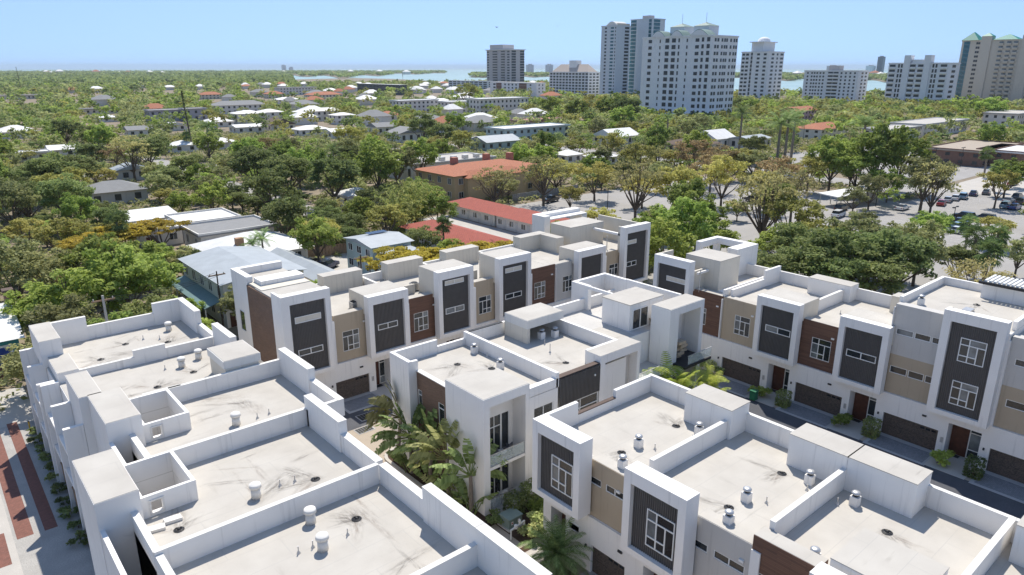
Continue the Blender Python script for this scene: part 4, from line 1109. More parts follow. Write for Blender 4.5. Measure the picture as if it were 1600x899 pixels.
fy.box(MB(), 4.0, 5.4, 0, .06, .9, 3.0).build("front_door", BLUED, t); fy.box(MB(), 3.7, 5.7, 0, .04, .85, 3.25).build("door_frame", FRAMEW, t)
for i in range(4): fy.box(MB(), 3.6, 5.8, 0, 2.2 - .4 * i, i * .22, i * .22 + .22).build("step", REDPAV, t)
MB().box(6.6, 7.6, 105.6, 106.8, 3.5, 6.6).build("chimney", BROWNB, t); MB().box(6.5, 7.7, 105.5, 106.9, 6.6, 6.9).build("chimney_cap", BRSHING, t)
f_ = thing("board_fence", "brown board fence behind the parked blue car", "fence", (56, 119, 0))
for i in range(22):
    MB().box(50.5 + i * .62, 51.05 + i * .62, 119.5, 119.58, .03, 1.95 + .05 * (i % 3)).build("board", WOODF, f_)
MB().box(50.4, 64.2, 119.58, 119.66, 1.5, 1.62).build("rail", WOODF, f_)

# red-roofed motel: two wings and a third across its court
def motel(label, x0, x1, y0, y1, n):
    t = thing("motel_wing", label, "motel", ((x0 + x1) / 2, (y0 + y1) / 2, 0), "wings of the red-roofed motel")
    MB().box(x0, x1, y0, y1, 0, 2.9).build("wall", OFFWHITE, t)
    roof_mesh("hip", x0, x1, y0, y1, 2.9, 1.5, 1.1).build("roof", REDTILE, t)
    fr = Fr(x0, 0, (0, -1), (-1, 0)); s = (y1 - y0) / n
    for i in range(n):
        u = -y1 + s * i
        window(fr, t, u + s * .15, u + s * .5, .9, 2.1, .03, "two"); fr.box(MB(), u + s * .62, u + s * .85, 0, .05, .05, 2.15).build("door", plain("door_white%d" % i, (.6, .6, .58), .5), t)
    FOOT.append((x0 - 2, x1 + 2, y0 - 2, y1 + 2)); CLEAR.append((x0, (y0 + y1) / 2, 3.5, 8)); return t
motel("red-tiled motel wing at the villa end of the court", 97.0, 104.0, 119.5, 136.5, 4)
motel("red-tiled motel wing with a long row of doors behind the end tower", 96.8, 104.5, 99.5, 118.6, 5)
motel("red-tiled motel wing half hidden by golden bushes", 75.0, 82.5, 99.0, 121, 5)
# yellow villa with orange tiles
t = house("yellow villa with wavy orange tile roofs and a balustraded wing", 107, 139, 148, 166, 7.0, "hip", 1.8, YELW, ORTILE, .8, (8, 4), 2, "villa", "villa")
for _q in (110, 118, 126, 134): CLEAR.append((_q, 148, 5.0, 3)); CLEAR.append((_q, 157, 8.5, 3))
for (a, b, c) in ((110, 118, 149), (122, 130, 149)):
    roof_mesh("hip", a, b, 146.2, 152, 6.4, 1.5, .6).build("bay_roof", ORTILE, t); MB().box(a, b, 146.2, 148, 0, 6.4).build("bay_wall", YELW, t)
for (a, b) in ((114, 158), (126, 159), (133, 157)):
    MB().box(a, a + 1.6, b, b + 1.6, 7.5, 10.2).build("chimney", plain("pink_brick%d" % a, (.45, .22, .16), .9), t)
house("long tan flat-roofed building with rooftop units behind the villa", 118, 150, 184, 200, 5, "flat", .3, OFFWHITE, CONC, .2, (8, 3), 1, "building", "low_building", simple=True)
_l = [o for o in COL.objects if o.get("label", "").startswith("long tan flat")][0]
for i in range(6): MB().box(121 + i * 4.6, 122.6 + i * 4.6, 187, 188.6, 5.3, 6.4).build("rooftop_unit", METAL, _l)

def hp(label, u, v, w, d, h, roof, rh, wall, rmat, **kw):
    x, y = at(u, v, h + rh * .4)
    kw.setdefault("simple", True); kw.setdefault("door", False)
    return house(label, x - w / 2, x + w / 2, y - d / 2, y + d / 2, h, roof, rh, wall, rmat, kw.pop("over", .6), **kw)
HS = [
 ("white hip-roofed house with a brown porch roof at the wood's edge", 23, 201, 17, 14, 3.4, "hip", 2.8, OFFWHITE, WHROOF),
 ("small white gable-roofed house alone among dark oaks", 95, 230, 9, 8, 3, "gablex", 1.6, OFFWHITE, WHROOF),
 ("low white flat-roofed house near the white gable cottage", 48, 238, 11, 8, 3, "flat", .3, OFFWHITE, WHROOF),
 ("white hip-roofed bungalow in the deep trees", 162, 181, 15, 13, 3, "hip", 2, OFFWHITE, WHROOF),
 ("long pale school-like building with a flat grey roof", 153, 170, 36, 12, 3.6, "flat", .3, CREAM, SHING),
 ("lavender-grey flat-roofed block beside a tall bare trunk", 260, 172, 24, 12, 7, "flat", .3, LAVG, CONC),
 ("second lavender-grey flat-roofed block with small windows", 301, 170, 14, 12, 7.5, "flat", .3, LAVG, CONC),
 ("large two-storey house with a long grey hip roof", 372, 161, 40, 16, 6.5, "hip", 3, OFFWHITE, SHING),
 ("white hip-roofed house below the long grey hip roof", 339, 187, 15, 13, 3.2, "hip", 2.2, OFFWHITE, WHROOF),
 ("white two-storey modern house with pyramid roofs", 386, 175, 18, 14, 6, "hip", 1.8, OFFWHITE, WHROOF),
 ("pair-roofed white house with a shallow gable", 420, 173, 15, 12, 6, "hip", 1.8, OFFWHITE, WHROOF),
 ("white flat-roofed house in front of the pyramid-roofed one", 385, 196, 15, 11, 3.4, "gablex", 1.2, OFFWHITE, WHROOF),
 ("house with a steep grey-brown gable roof", 434, 190, 14, 14, 3.6, "gabley", 3, CREAM, BRSHING),
 ("white hip-roofed cottage at the long street", 476, 173, 13, 12, 5.5, "hip", 1.8, OFFWHITE, WHROOF),
 ("white townhouse group with low hip roofs", 505, 171, 24, 12, 6.5, "hip", 1.8, OFFWHITE, WHROOF),
 ("white low house with grey patchy hip roof", 484, 199, 16, 11, 3.2, "hip", 1.8, OFFWHITE, WHROOF),
 ("white house with plain gable roof in light trees", 530, 203, 13, 10, 3.2, "gablex", 1.5, OFFWHITE, WHROOF),
 ("white house with twin grey gables", 637, 203, 16, 12, 4.5, "gabley", 2.4, OFFWHITE, SHING),
 ("grey gabled cottage next to an orange tiled roof", 597, 195, 12, 10, 4, "gablex", 2, OFFWHITE, SHING),
 ("small house with a bright orange tile roof", 606, 177, 14, 12, 4, "hip", 2.4, OFFWHITE, ORTILE),
 ("white hip-roofed house by the palm trunk", 534, 178, 13, 10, 5.5, "hip", 1.4, OFFWHITE, WHROOF),
 ("broad orange-tiled villa before the parking deck", 505, 146, 36, 18, 6, "hip", 3, CREAM, ORTILE),
 ("orange-tiled house behind the grey flat blocks", 328, 146, 24, 14, 5, "hip", 3, CREAM, ORTILE),
 ("orange-tiled house beside white condominiums", 428, 145, 20, 14, 5, "hip", 3, CREAM, ORTILE),
 ("beige flat-roofed hall in thick woods", 30, 149, 44, 16, 4, "flat", .3, CREAM, CONC),
 ("white flat-roofed house deep in the wood", 217, 134, 26, 14, 4, "flat", .3, OFFWHITE, WHROOF),
 ("white house half hidden behind olive oaks", 216, 200, 12, 9, 3.2, "gablex", 1.8, OFFWHITE, SHING),
 ("white cottage with patchy metal roof below the bare trunk", 340, 219, 14, 10, 3, "hip", 1.6, OFFWHITE, WHROOF),
 ("little white cottage under spreading branches", 284, 223, 10, 9, 3, "hip", 1.6, OFFWHITE, WHROOF),
 ("white shed-roofed cottage near the lavender blocks", 272, 193, 11, 9, 3.2, "gabley", 1.6, OFFWHITE, WHROOF),
 ("grey shingled house with a curved drive in the wood", 175, 290, 14, 10, 3.4, "hip", 2.2, GREYST, SHING),
 ("white metal-roofed lean-to below the shingled house", 230, 336, 10, 8, 3, "shed", .8, OFFWHITE, WHROOF),
 ("small house with a grey metal gable in the oak wood", 203, 260, 9, 7, 3.4, "gabley", 1.6, GREYST, METROOF),
 ("pale house roof showing near the bamboo", 556, 298, 8, 7, 3.2, "hip", 1.4, OFFWHITE, WHROOF),
 ("pale blue long two-storey block with white flat roofs", 826, 198, 42, 14, 6, "flat", .3, PALEBL, WHROOF),
 ("pale blue cottage with grey two-slope roof", 773, 216, 19, 13, 3.4, "gablex", 2.2, PALEBL, METROOF),
 ("pink-roofed low building behind the pale blue block", 838, 187, 34, 12, 4.5, "flat", .4, PINK, plain("salmon_roof", (.42, .2, .17), .8)),
 ("white steep-gabled house with a dark gable window", 963, 207, 17, 13, 4.2, "gablex", 3, OFFWHITE, WHROOF),
 ("tiny white gabled cottage by the sparse oaks", 887, 238, 8, 7, 3, "hip", 1.6, OFFWHITE, WHROOF),
 ("white pyramid-roofed cottage by the car park trees", 939, 241, 9, 8, 3, "hip", 1.6, OFFWHITE, WHROOF),
 ("white house with two steep front gables", 1116, 210, 14, 12, 4.5, "gablex", 3.4, OFFWHITE, WHROOF),
 ("white house with a low grey roof next to the steep gables", 1172, 214, 16, 11, 4.5, "gablex", 1.2, OFFWHITE, METROOF),
 ("brown shingle hip-roofed house beside the steep gables", 1078, 220, 20, 16, 3.6, "hip", 2.4, CREAM, BRSHING),
 ("cream restaurant with orange tile roof and arched porch", 1284, 196, 28, 14, 5, "hip", 2.4, OFFWHITE, ORTILE),
 ("white shop row with a dark arcade along the street", 1395, 200, 36, 12, 5.5, "flat", .4, OFFWHITE, CONC),
 ("long white shop block with flat grey roof below the condominiums", 1455, 190, 60, 16, 6, "flat", .4, OFFWHITE, CONC),
 ("brown brick hall with a flat tan roof", 1525, 229, 42, 18, 5, "flat", .5, BROWNB, BEIGE),
 ("second brown brick hall with white roof edge", 1592, 234, 26, 18, 5, "flat", .5, BROWNB, WHROOF),
 ("pink villa with small orange gables near the bay", 1248, 170, 28, 12, 6, "gablex", 2.5, PINK, ORTILE),
 ("grey warehouse with white flat roof by the green-roofed tower", 1580, 176, 40, 18, 7, "flat", .4, OFFWHITE, CONC),
 ("white flat-topped condominium with balconies in three storeys", 647, 157, 36, 14, 9, "flat", .4, OFFWHITE, WHROOF),
 ("white stepped condominium among broad green crowns", 713, 159, 26, 14, 8, "flat", .4, OFFWHITE, WHROOF),
 ("white modern condominium with tall narrow windows", 778, 154, 48, 16, 11, "flat", .4, OFFWHITE, WHROOF),
 ("white condominium row beside the bay woods", 462, 137, 50, 16, 9, "flat", .4, OFFWHITE, CONC),
 ("white gabled house at the end of the villa street", 447, 154, 22, 14, 5, "hip", 2, OFFWHITE, WHROOF),
]
for (lab, u, v, w, d, h, rf, rh, wl, rm) in HS:
    k = dict(nw=(max(2, int(w / 4)), max(2, int(d / 4))), floors=1 if h < 5 else (2 if h < 8 else 3))
    if h >= 5.5 and w > 20: k.update(cat="building", name="low_building")
    hp(lab, u, v, w, d, h, rf, rh, wl, rm, **k)
# many-storey blocks before the bay
def block(label, ul, uc, ur, vb, vt, wall, floors, cl, cr, name="apartment_tower", cat="apartment tower", glass=None, wfrac=.5, hfrac=.5, roofm=None):
    """A slab whose near corner stands at pixel (uc, vb); cl / cr list the window columns of its two visible faces."""
    x, y = at(uc, vb, 0)
    def bis(fn, lo, hi, tgt, inc):
        for _ in range(50):
            mid = (lo + hi) / 2
            if (fn(mid) < tgt) == inc: lo = mid
            else: hi = mid
        return mid
    dy = bis(lambda s: px(x, y + s, 0)[0], 0, 400, ul, False) if ul < uc else 12
    dx = bis(lambda s: px(x + s, y, 0)[0], 0, 400, ur, True) if ur > uc else 12
    dx, dy = min(dx, 70), min(dy, 110)
    hh = bis(lambda s: px(x, y, s)[1], 0, 200, vt, False)
    t = thing(name, label, cat, (x + dx / 2, y + dy / 2, 0))
    MB().box(x, x + dx, y, y + dy, 0, hh).build("wall", wall, t)
    MB().box(x - .4, x + dx + .4, y - .4, y + dy + .4, hh, hh + .9).build("cornice", wall, t)
    MB().box(x + .4, x + dx - .4, y + .4, y + dy - .4, hh + .9, hh + 1.0).build("roof", roofm or CONC, t)
    fl = hh / floors
    for fr, a, L, cols in ((Fr(x, 0, (0, -1), (-1, 0)), -(y + dy), dy, cl), (Fr(0, y, (1, 0), (0, -1)), x, dx, cr)):
        for c in cols:
            f, w = c[0], c[1]
            u0, u1 = a + L * (f - w / 2), a + L * (f + w / 2)
            me = None
            for i in range(floors):
                zb = i * fl + fl * .28
                if i == 0: continue
                if me is None:
                    ctr = fr.P((u0 + u1) / 2, 0, 0)
                    m = MB(); p0, p1 = fr.P(u0, -.05, 0), fr.P(u1, .12, 0)
                    m.box(p0[0] - ctr[0], p1[0] - ctr[0], p0[1] - ctr[1], p1[1] - ctr[1], 0, fl * (c[3] if len(c) > 3 else hfrac))
                    me = m.mesh("window", (glass or FARGL) if len(c) < 3 or c[2] is None else c[2])
                    if len(c) > 4:
                        mb = MB(); p0, p1 = fr.P(u0 - .3, .0, 0), fr.P(u1 + .3, 1.5, 0)
                        mb.box(p0[0] - ctr[0], p1[0] - ctr[0], p0[1] - ctr[1], p1[1] - ctr[1], -fl * .22, fl * .14)
                        bal = mb.mesh("balcony", wall)
                put("window", me, t, (ctr[0] - t.location.x, ctr[1] - t.location.y, zb))
                if len(c) > 4: put("balcony", bal, t, (ctr[0] - t.location.x, ctr[1] - t.location.y, zb))
    FOOT.append((x - 3, x + dx + 3, y - 3, y + dy + 3)); CLEAR.append((x, y, hh * .35, 6))
    return t, x, y, dx, dy, hh, fl
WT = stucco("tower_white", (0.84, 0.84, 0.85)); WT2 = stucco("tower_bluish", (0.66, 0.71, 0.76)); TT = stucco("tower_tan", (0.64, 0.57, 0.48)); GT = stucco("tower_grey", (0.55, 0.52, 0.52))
GREENR = plain("verdigris_roof", (0.20, 0.28, 0.25), .6, .1); TEALR = plain("teal_roof", (0.02, 0.22, 0.17), .5, .1)

t, x, y, dx, dy, hh, fl = block("tall white condominium with arched parapet and two small pavilions on top", 998, 1103, 1142, 193, 57, WT, 13,
    [(.12, .05), (.27, .016), (.375, .055, None, .62), (.47, .055, None, .62), (.545, .02, None, .6), (.66, .018), (.80, .05), (.875, .03, None, .6), (.95, .04, None, .62)],
    [(.12, .07), (.22, .07), (.38, .06), (.48, .06), (.56, .06), (.72, .06), (.85, .06), (.94, .06)])
def arch(t, x, y0, y1, z, h, dep, n=12):
    m = MB(); pts = [(y0 + (y1 - y0) * i / n, z + h * math.sin(math.pi * i / n)) for i in range(n + 1)]
    for (ya, za), (yb, zb) in zip(pts, pts[1:]):
        m.poly([(x, ya, za), (x, yb, zb), (x + dep, yb, zb), (x + dep, ya, za)][::-1])
    m.poly([(x, a, b) for a, b in pts]); m.poly([(x + dep, a, b) for a, b in pts[::-1]])
    return m
for (a, b) in ((.66, .86), (.40, .58), (.06, .30)):
    q = arch(t, x - .5, y + dy * a, y + dy * b, hh + .9, 3.6, 9).build("vaulted_roof", GREENR, t)
    ar = arch(t, x - .8, y + dy * a + .3, y + dy * b - .3, hh + .85, 3.2, .3).build("arched_gable", WT, t)
for (a) in (.28, .62):
    yc = y + dy * a
    MB().box(x + 9, x + 20, yc - 5.5, yc + 5.5, hh + .9, hh + 7).build("pavilion", WT2, t)
    roof_mesh("hip", x + 9, x + 20, yc - 5.5, yc + 5.5, hh + 7, 2.4, .5).build("pavilion_roof", GREENR, t)
    MB().cyl(x + 14, yc, hh + 9, hh + 15, .12).build("mast", METAL, t)
MB().box(x - 5, x + dx * .6, y - 5, y + dy * .8, 0, 5).build("podium", WT, t)
t, x, y, dx, dy, hh, fl = block("slim pale blue tower with paired windows and a curved tan roof", 936, 959, 980, 158, 41, WT2, 22, [(.3, .12), (.72, .2, BLUEGL), (.93, .05)], [(.75, .3, None, .6)])
MB().box(x + dx * .15, x + dx, y + 1, y + dy * .6, hh + .9, hh + 3).build("roof_block", TT, t)
arch(t, x + dx * .1, y + 1, y + dy * .8, hh + 1, 4, dx * .8).build("curved_roof", OFFWHITE, t)
t, x, y, dx, dy, hh, fl = block("tall blue-glass tower with two glazed strips between white shafts", 980, 1013, 1032, 158, 30, WT2, 22, [(.15, .25, BLUEGL, .85), (.9, .12, BLUEGL, .85)], [(.35, .5, BLUEGL, .85)])
MB().box(x + 3, x + 10, y + 6, y + 16, hh + .9, hh + 4).build("roof_plant", GT, t)
t, x, y, dx, dy, hh, fl = block("brown-grey slab tower with dark balcony bands and flat roof overhang", 761, 797, 819, 141, 79, GT, 15, [(.06, .08), (.36, .2, None, .55, 1), (.70, .16, None, .55, 1), (.93, .1)], [(.25, .3, None, .75), (.85, .3, None, .75)])
MB().box(x + 2, x + dx - 4, y + dy * .35, y + dy * .9, hh + .9, hh + 9).build("penthouse", GT, t); MB().box(x - 2, x + dx + 2, y - 2, y + dy + 2, hh + .95, hh + 1.9).build("roof_slab", FRAMEW, t)
t, x, y, dx, dy, hh, fl = block("white gridded apartment block with dark square windows and sloped attic", 858, 918, 936, 156, 114, WT, 9, [(i * .083 + .05, .055, None, .6) for i in range(12)], [(.2, .18), (.5, .18), (.8, .18)])
roof_mesh("hip", x + 2, x + dx - 2, y + 2, y + dy - 2, hh + .9, 8, 0).build("attic_roof", plain("pale_tile", (.52, .44, .38), .9), t); MB().box(x + 6, x + 14, y + dy * .4, y + dy * .58, hh + 4, hh + 13).build("lift_house", WT, t)
t, x, y, dx, dy, hh, fl = block("white tower with stepped shoulders and a domed crown", 1152, 1194, 1217, 164, 82, WT, 13, [(.08, .1), (.22, .1), (.38, .06, None, .8), (.62, .1), (.86, .1)], [(.25, .16), (.55, .1), (.85, .2)])
MB().box(x + 3, x + dx - 3, y + dy * .3, y + dy * .72, hh + .9, hh + 9).build("crown", WT, t); MB().box(x + 1, x + dx - 1, y + dy * .25, y + dy * .77, hh + 9, hh + 9.8).build("crown_cornice", WT, t); MB().dome(x + dx / 2, y + dy * .5, hh + 9.8, 6, 4.5).build("dome", WT, t, True)
t, x, y, dx, dy, hh, fl = block("long white slab with many small square windows and central balconies", 1251, 1334, 1350, 168, 112, WT, 10, [(.07, .03), (.15, .03), (.2, .03), (.25, .03), (.31, .03), (.37, .03), (.5, .09, None, .6, 1), (.6, .09, None, .6, 1), (.7, .03), (.78, .03), (.86, .03), (.94, .03)], [(.4, .16), (.75, .16)])
MB().box(x + 4, x + 11, y + dy * .38, y + dy * .58, hh + .9, hh + 5).build("lift_house", GT, t)
t, x, y, dx, dy, hh, fl = block("white condominium with deep balconies and twin stair towers", 1379, 1470, 1488, 172, 100, WT, 9, [(.07, .1, None, .6, 1), (.18, .03, None, .7), (.23, .03, None, .7), (.42, .09, None, .6, 1), (.55, .09, None, .6, 1), (.76, .03, None, .7), (.81, .03, None, .7), (.93, .1, None, .6, 1)], [(.5, .3)])
for a in (.32, .66): MB().box(x - 1.5, x + 6, y + dy * (1 - a) - 2.5, y + dy * (1 - a) + 2.5, 0, hh + 7).build("stair_tower", WT, t)
MB().box(x, x + 8, y + dy * .4, y + dy * .6, hh + .9, hh + 3.5).build("roof_plant", WT, t)
t, x, y, dx, dy, hh, fl = block("broad tan tower with teal roofs and a blue glass corner strip", 1486, 1615, 1660, 170, 62, TT, 15, [(.065, .075, BLUEGL, .97), (.19, .022), (.215, .022), (.3, .012), (.48, .05, BLIND, .55, 1), (.57, .05, BLIND, .55, 1), (.65, .05, BLIND, .55, 1), (.74, .02), (.88, .04), (.95, .04)], [(.3, .2), (.7, .2)])
roof_mesh("hip", x - 1, x + 16, y + dy * .80, y + dy * 1.0, hh + .9, 7, .5).build("teal_roof", TEALR, t); roof_mesh("hip", x - 1, x + 16, y + dy * .33, y + dy * .62, hh + .9, 4.5, .3).build("teal_roof", TEALR, t)
for a in (.7, .22): MB().box(x - 1, x + 8, y + dy * a - 4, y + dy * a + 4, 0, hh + 4).build("bay_shaft", TT, t); roof_mesh("hip", x - 1, x + 8, y + dy * a - 4, y + dy * a + 4, hh + 4, 3, .4).build("teal_roof", TEALR, t)
block("blue-grey five-storey hotel with bands of windows", 701, 762, 770, 146, 128, WT2, 6, [(i * .11 + .06, .08, None, .6) for i in range(9)], [(.5, .5)], "hotel", "hotel")
block("white and brown office block with punched windows", 766, 838, 852, 152, 131, WT, 4, [(.1, .05), (.2, .12, BROWNB, .95), (.34, .03), (.42, .03), (.5, .03), (.58, .03), (.72, .16, BROWNB, .95), (.88, .03)], [(.3, .1), (.7, .1)], "office_block", "office block")
block("long dark parking deck with a pale roof slab before the bay", 499, 625, 636, 149, 134, plain("deck_grey", (.10, .11, .11), .8), 3, [(i * .09 + .06, .07) for i in range(11)], [(.5, .6)], "parking_deck", "parking deck", roofm=WHROOF)
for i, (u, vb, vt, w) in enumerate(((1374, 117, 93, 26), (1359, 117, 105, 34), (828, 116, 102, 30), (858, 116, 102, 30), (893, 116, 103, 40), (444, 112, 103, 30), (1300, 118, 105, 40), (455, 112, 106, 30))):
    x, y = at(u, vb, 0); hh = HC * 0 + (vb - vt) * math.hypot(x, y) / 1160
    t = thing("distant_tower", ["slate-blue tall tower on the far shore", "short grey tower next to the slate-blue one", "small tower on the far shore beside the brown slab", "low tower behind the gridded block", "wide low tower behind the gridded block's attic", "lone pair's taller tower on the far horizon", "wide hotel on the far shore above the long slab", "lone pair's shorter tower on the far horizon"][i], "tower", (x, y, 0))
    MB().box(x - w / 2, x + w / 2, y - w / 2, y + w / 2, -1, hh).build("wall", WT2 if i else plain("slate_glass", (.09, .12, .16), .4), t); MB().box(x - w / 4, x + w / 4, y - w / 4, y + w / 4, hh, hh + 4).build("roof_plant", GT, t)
rh = random.Random(77); hm = MB().box(-7, 7, -5, 5, 0, 4).mesh("wall", OFFWHITE); hr = {c: roof_mesh("hip", -7, 7, -5, 5, 4, 2.6, .6).mesh("roof", c_) for c, c_ in (("w", WHROOF), ("o", ORTILE), ("g", SHING))}
nfar = 0
while nfar < 64:
    b = rh.triangular(-.63, .12, -.12); d = rh.uniform(370, 1500)
    x, y = (_fx * math.cos(b) + _fy * math.sin(b)) * d, (_fy * math.cos(b) - _fx * math.sin(b)) * d
    if any(a_ - 6 < x < b_ + 6 and c_ - 6 < y < d_ + 6 for a_, b_, c_, d_ in FOOT): continue
    FOOT.append((x - 8, x + 8, y - 7, y + 7)); CLEAR.append((x, y, 3.5, 6))
    nfar += 1; c = rh.choice("wwwgo"); z = rh.uniform(3, 6)
    t = thing("far_house", {"w": "far white-roofed house showing among distant tree crowns", "o": "far orange-roofed house showing among distant tree crowns", "g": "far grey-roofed house showing among distant tree crowns"}[c], "house", (x, y, 0), "far houses among the trees, " + {"w": "white roofs", "o": "orange roofs", "g": "grey roofs"}[c])
    s = rh.uniform(.9, 1.5); t.scale = (s, s, rh.uniform(1.1, 1.5)); put("wall", hm, t); put("roof", hr[c], t)
# ------------------------------------------------------------------ vegetation
def leaf_quads(P, Nrm, size, rng, tint, aspect=.62, up=.75):
    n = len(P)
    r = rng.normal(size=(n, 3)); nn = Nrm * .35 + r * .5 + np.array([0, 0, up])
    nn /= np.linalg.norm(nn, axis=1, keepdims=True) + 1e-9
    a = np.cross(nn, rng.normal(size=(n, 3))); a /= np.linalg.norm(a, axis=1, keepdims=True) + 1e-9
    b = np.cross(nn, a)
    s = (size * rng.uniform(.6, 1.35, n))[:, None]
    a *= s; b *= s * aspect
    V = np.stack([P - a, P - b * .9 + a * .1, P + a, P + b * .9 + a * .1], 1).reshape(-1, 3)
    F = np.arange(4 * n).reshape(n, 4)
    return V, F, np.repeat(tint, 4)
def crown_points(rng, n, R, zc, zr, lobes, lr=(.3, .5), flat=1.0, inner=.62):
    c = rng.normal(size=(lobes, 3)); c /= np.linalg.norm(c, axis=1, keepdims=True)
    c *= (rng.uniform(.35, .95, lobes) ** .7)[:, None]
    c[:, 2] = np.where(c[:, 2] < -.45, -c[:, 2] * .5, c[:, 2])
    rad = rng.uniform(*lr, lobes)
    k = rng.choice(lobes, n, p=rad ** 2 / np.sum(rad ** 2))
    d = rng.normal(size=(n, 3)); d[:, 2] = np.where((d[:, 2] < 0) & (rng.random(n) < .55), -d[:, 2], d[:, 2])
    d /= np.linalg.norm(d, axis=1, keepdims=True)
    p = c[k] + d * (rad[k] * rng.uniform(inner, 1.12, n))[:, None] * np.array([1, 1, flat])
    lt = rng.uniform(0, 1, lobes)
    tint = np.clip(lt[k] * .6 + rng.uniform(0, .4, n) , 0, 1)
    P = p * np.array([R, R, zr]); P[:, 2] += zc
    C = c * np.array([R, R, zr]); C[:, 2] += zc
    return P, d, tint, C
def limb_mesh(rng, C, h, r0, n=7, wig=.12):
    m = MB(); fork = h * rng.uniform(.25, .4)
    m.tube((0, 0, -.3), (0.05 * h * .2, 0, fork), r0, r0 * .75, 7)
    for c in C[:n]:
        p = Vector((0.01 * h, 0, fork * .97)); q = Vector(c) * 1.0
        mid = p.lerp(q, .5) + Vector(rng.normal(size=3) * h * wig * .5) + Vector((0, 0, h * .03))
        m.tube(p, mid, r0 * .5, r0 * .3, 5, False); m.tube(mid, q, r0 * .3, r0 * .1, 5, False)
        e = q + Vector(rng.normal(size=3)) * h * .1
        m.tube(mid, e, r0 * .22, r0 * .06, 4, False)
    return m
FOL = {"oak": foliage("oak_leaves", (0.125, 0.17, 0.05), (0.31, 0.375, 0.135)),
       "bright": foliage("fresh_green_leaves", (0.189, 0.277, 0.047), (0.448, 0.566, 0.142)),
       "olive": foliage("olive_leaves", (0.201, 0.224, 0.083), (0.437, 0.460, 0.201)),
       "yellow": foliage("yellow_green_leaves", (0.307, 0.319, 0.071), (0.590, 0.578, 0.177)),
       "gold": foliage("golden_green_leaves", (0.307, 0.271, 0.041), (0.620, 0.507, 0.083), objvar=.15),
       "sparse": foliage("thin_spring_leaves", (0.307, 0.307, 0.106), (0.543, 0.519, 0.212)),
       "brown": foliage("russet_leaves", (0.283, 0.212, 0.100), (0.496, 0.389, 0.189)),
       "palm": foliage("palm_fronds", (0.130, 0.201, 0.059), (0.330, 0.448, 0.165), .3),
       "lime": foliage("lime_fronds", (0.260, 0.389, 0.059), (0.543, 0.620, 0.130), .35, .15),
       "variegated": foliage("variegated_leaves", (0.177, 0.271, 0.059), (0.620, 0.620, 0.271), .25, .1),
       "bamboo": foliage("bamboo_leaves", (0.236, 0.295, 0.071), (0.519, 0.566, 0.189), .4, .1)}
SPEC = {  # R, zc, zr, lobes, leaf count, leaf size, trunk radius, flat
 "oak": (5.2, 6.2, 3.6, 64, 5600, .26, .34, .8), "bright": (4.6, 6.0, 3.6, 58, 5000, .26, .28, .85), "olive": (4.8, 6.0, 3.5, 54, 3600, .25, .30, .8),
 "yellow": (4.6, 5.6, 3.0, 46, 2900, .25, .26, .8), "gold": (4.8, 5.0, 1.7, 60, 5200, .24, .26, .5), "sparse": (5.0, 6.0, 3.3, 60, 1350, .23, .28, .7), "brown": (4.8, 5.4, 2.8, 50, 1900, .24, .26, .7)}
PROTO = {}
for kd, (R_, zc, zr, lb, nl, ls, tr, fl_) in SPEC.items():
    PROTO[kd] = []
    for k in range(3):
        rng = np.random.default_rng(100 + k + 17 * len(PROTO))
        P, d, tint, C_ = crown_points(rng, nl, R_, zc, zr, lb, (.13, .27), fl_, .35)
        V, F, tt = leaf_quads(P, d, ls, rng, tint)
        cm = np_mesh(kd + "_crown", V, F, FOL[kd], tt)
        tm = limb_mesh(rng, C_, zc, tr, 14 if kd == "sparse" else 9).mesh(kd + "_trunk", BARK)
        PROTO[kd].append((tm, cm, R_, zc))
def frond(m, base, az, el, L, w, n=9, droop=1.0, pairs=16):     # feather frond: rachis and leaflets
    p = Vector(base); d = Vector((math.cos(az) * math.cos(el), math.sin(az) * math.cos(el), math.sin(el)))
    side = Vector((-math.sin(az), math.cos(az), 0)); pts = [p.copy()]
    for i in range(n):
        d = (d + Vector((0, 0, -.16 * droop * (i + 1) / n))).normalized(); p = p + d * (L / n); pts.append(p.copy())
    for i in range(pairs):
        f = .12 + .88 * i / pairs; k = min(n - 1, int(f * n)); q = pts[k].lerp(pts[k + 1], f * n - k)
        ax = (pts[k + 1] - pts[k]).normalized(); l = w * (math.sin(math.pi * (.12 + .86 * f)) ** .6)
        for s in (-1, 1):
            tip = q + side * s * l * .8 + ax * l * .55 + Vector((0, 0, -l * .3)); e = ax * (L / pairs * .33)
            m.poly([q - e, q + e, tip + e * .3, tip - e * .3])
    m.tube(pts[0], pts[n // 2], .035, .02, 4, False)
    return m
def fan(m, base, az, el, L, w, segs=9):                           # fan leaf on a stalk
    d = Vector((math.cos(az) * math.cos(el), math.sin(az) * math.cos(el), math.sin(el))); p = Vector(base); q = p + d * L
    side = Vector((-math.sin(az), math.cos(az), 0)); up = d.cross(side)
    m.tube(p, q, .03, .02, 4, False)
    for i in range(segs):
        a0 = (i / segs - .5) * 3.6; a1 = a0 + 3.6 / segs * .72
        for_ = lambda a, r: q + d * math.cos(a) * r + side * math.sin(a) * r - up * abs(math.sin(a)) * r * .15 - Vector((0, 0, .35 * r * r / w))
        m.poly([q, for_(a0, w * .6), for_((a0 + a1) / 2, w), for_(a1, w * .6)])
    return m
def leafmesh(m, name, mat, rng):
    me = m.mesh(name, mat); a = me.attributes.new("tint", 'FLOAT', 'POINT')
    val = np.zeros(len(me.vertices), np.float32)
    for p in me.polygons:
        v = rng.random()
        for i in p.vertices: val[i] = v
    a.data.foreach_set("value", val); return me
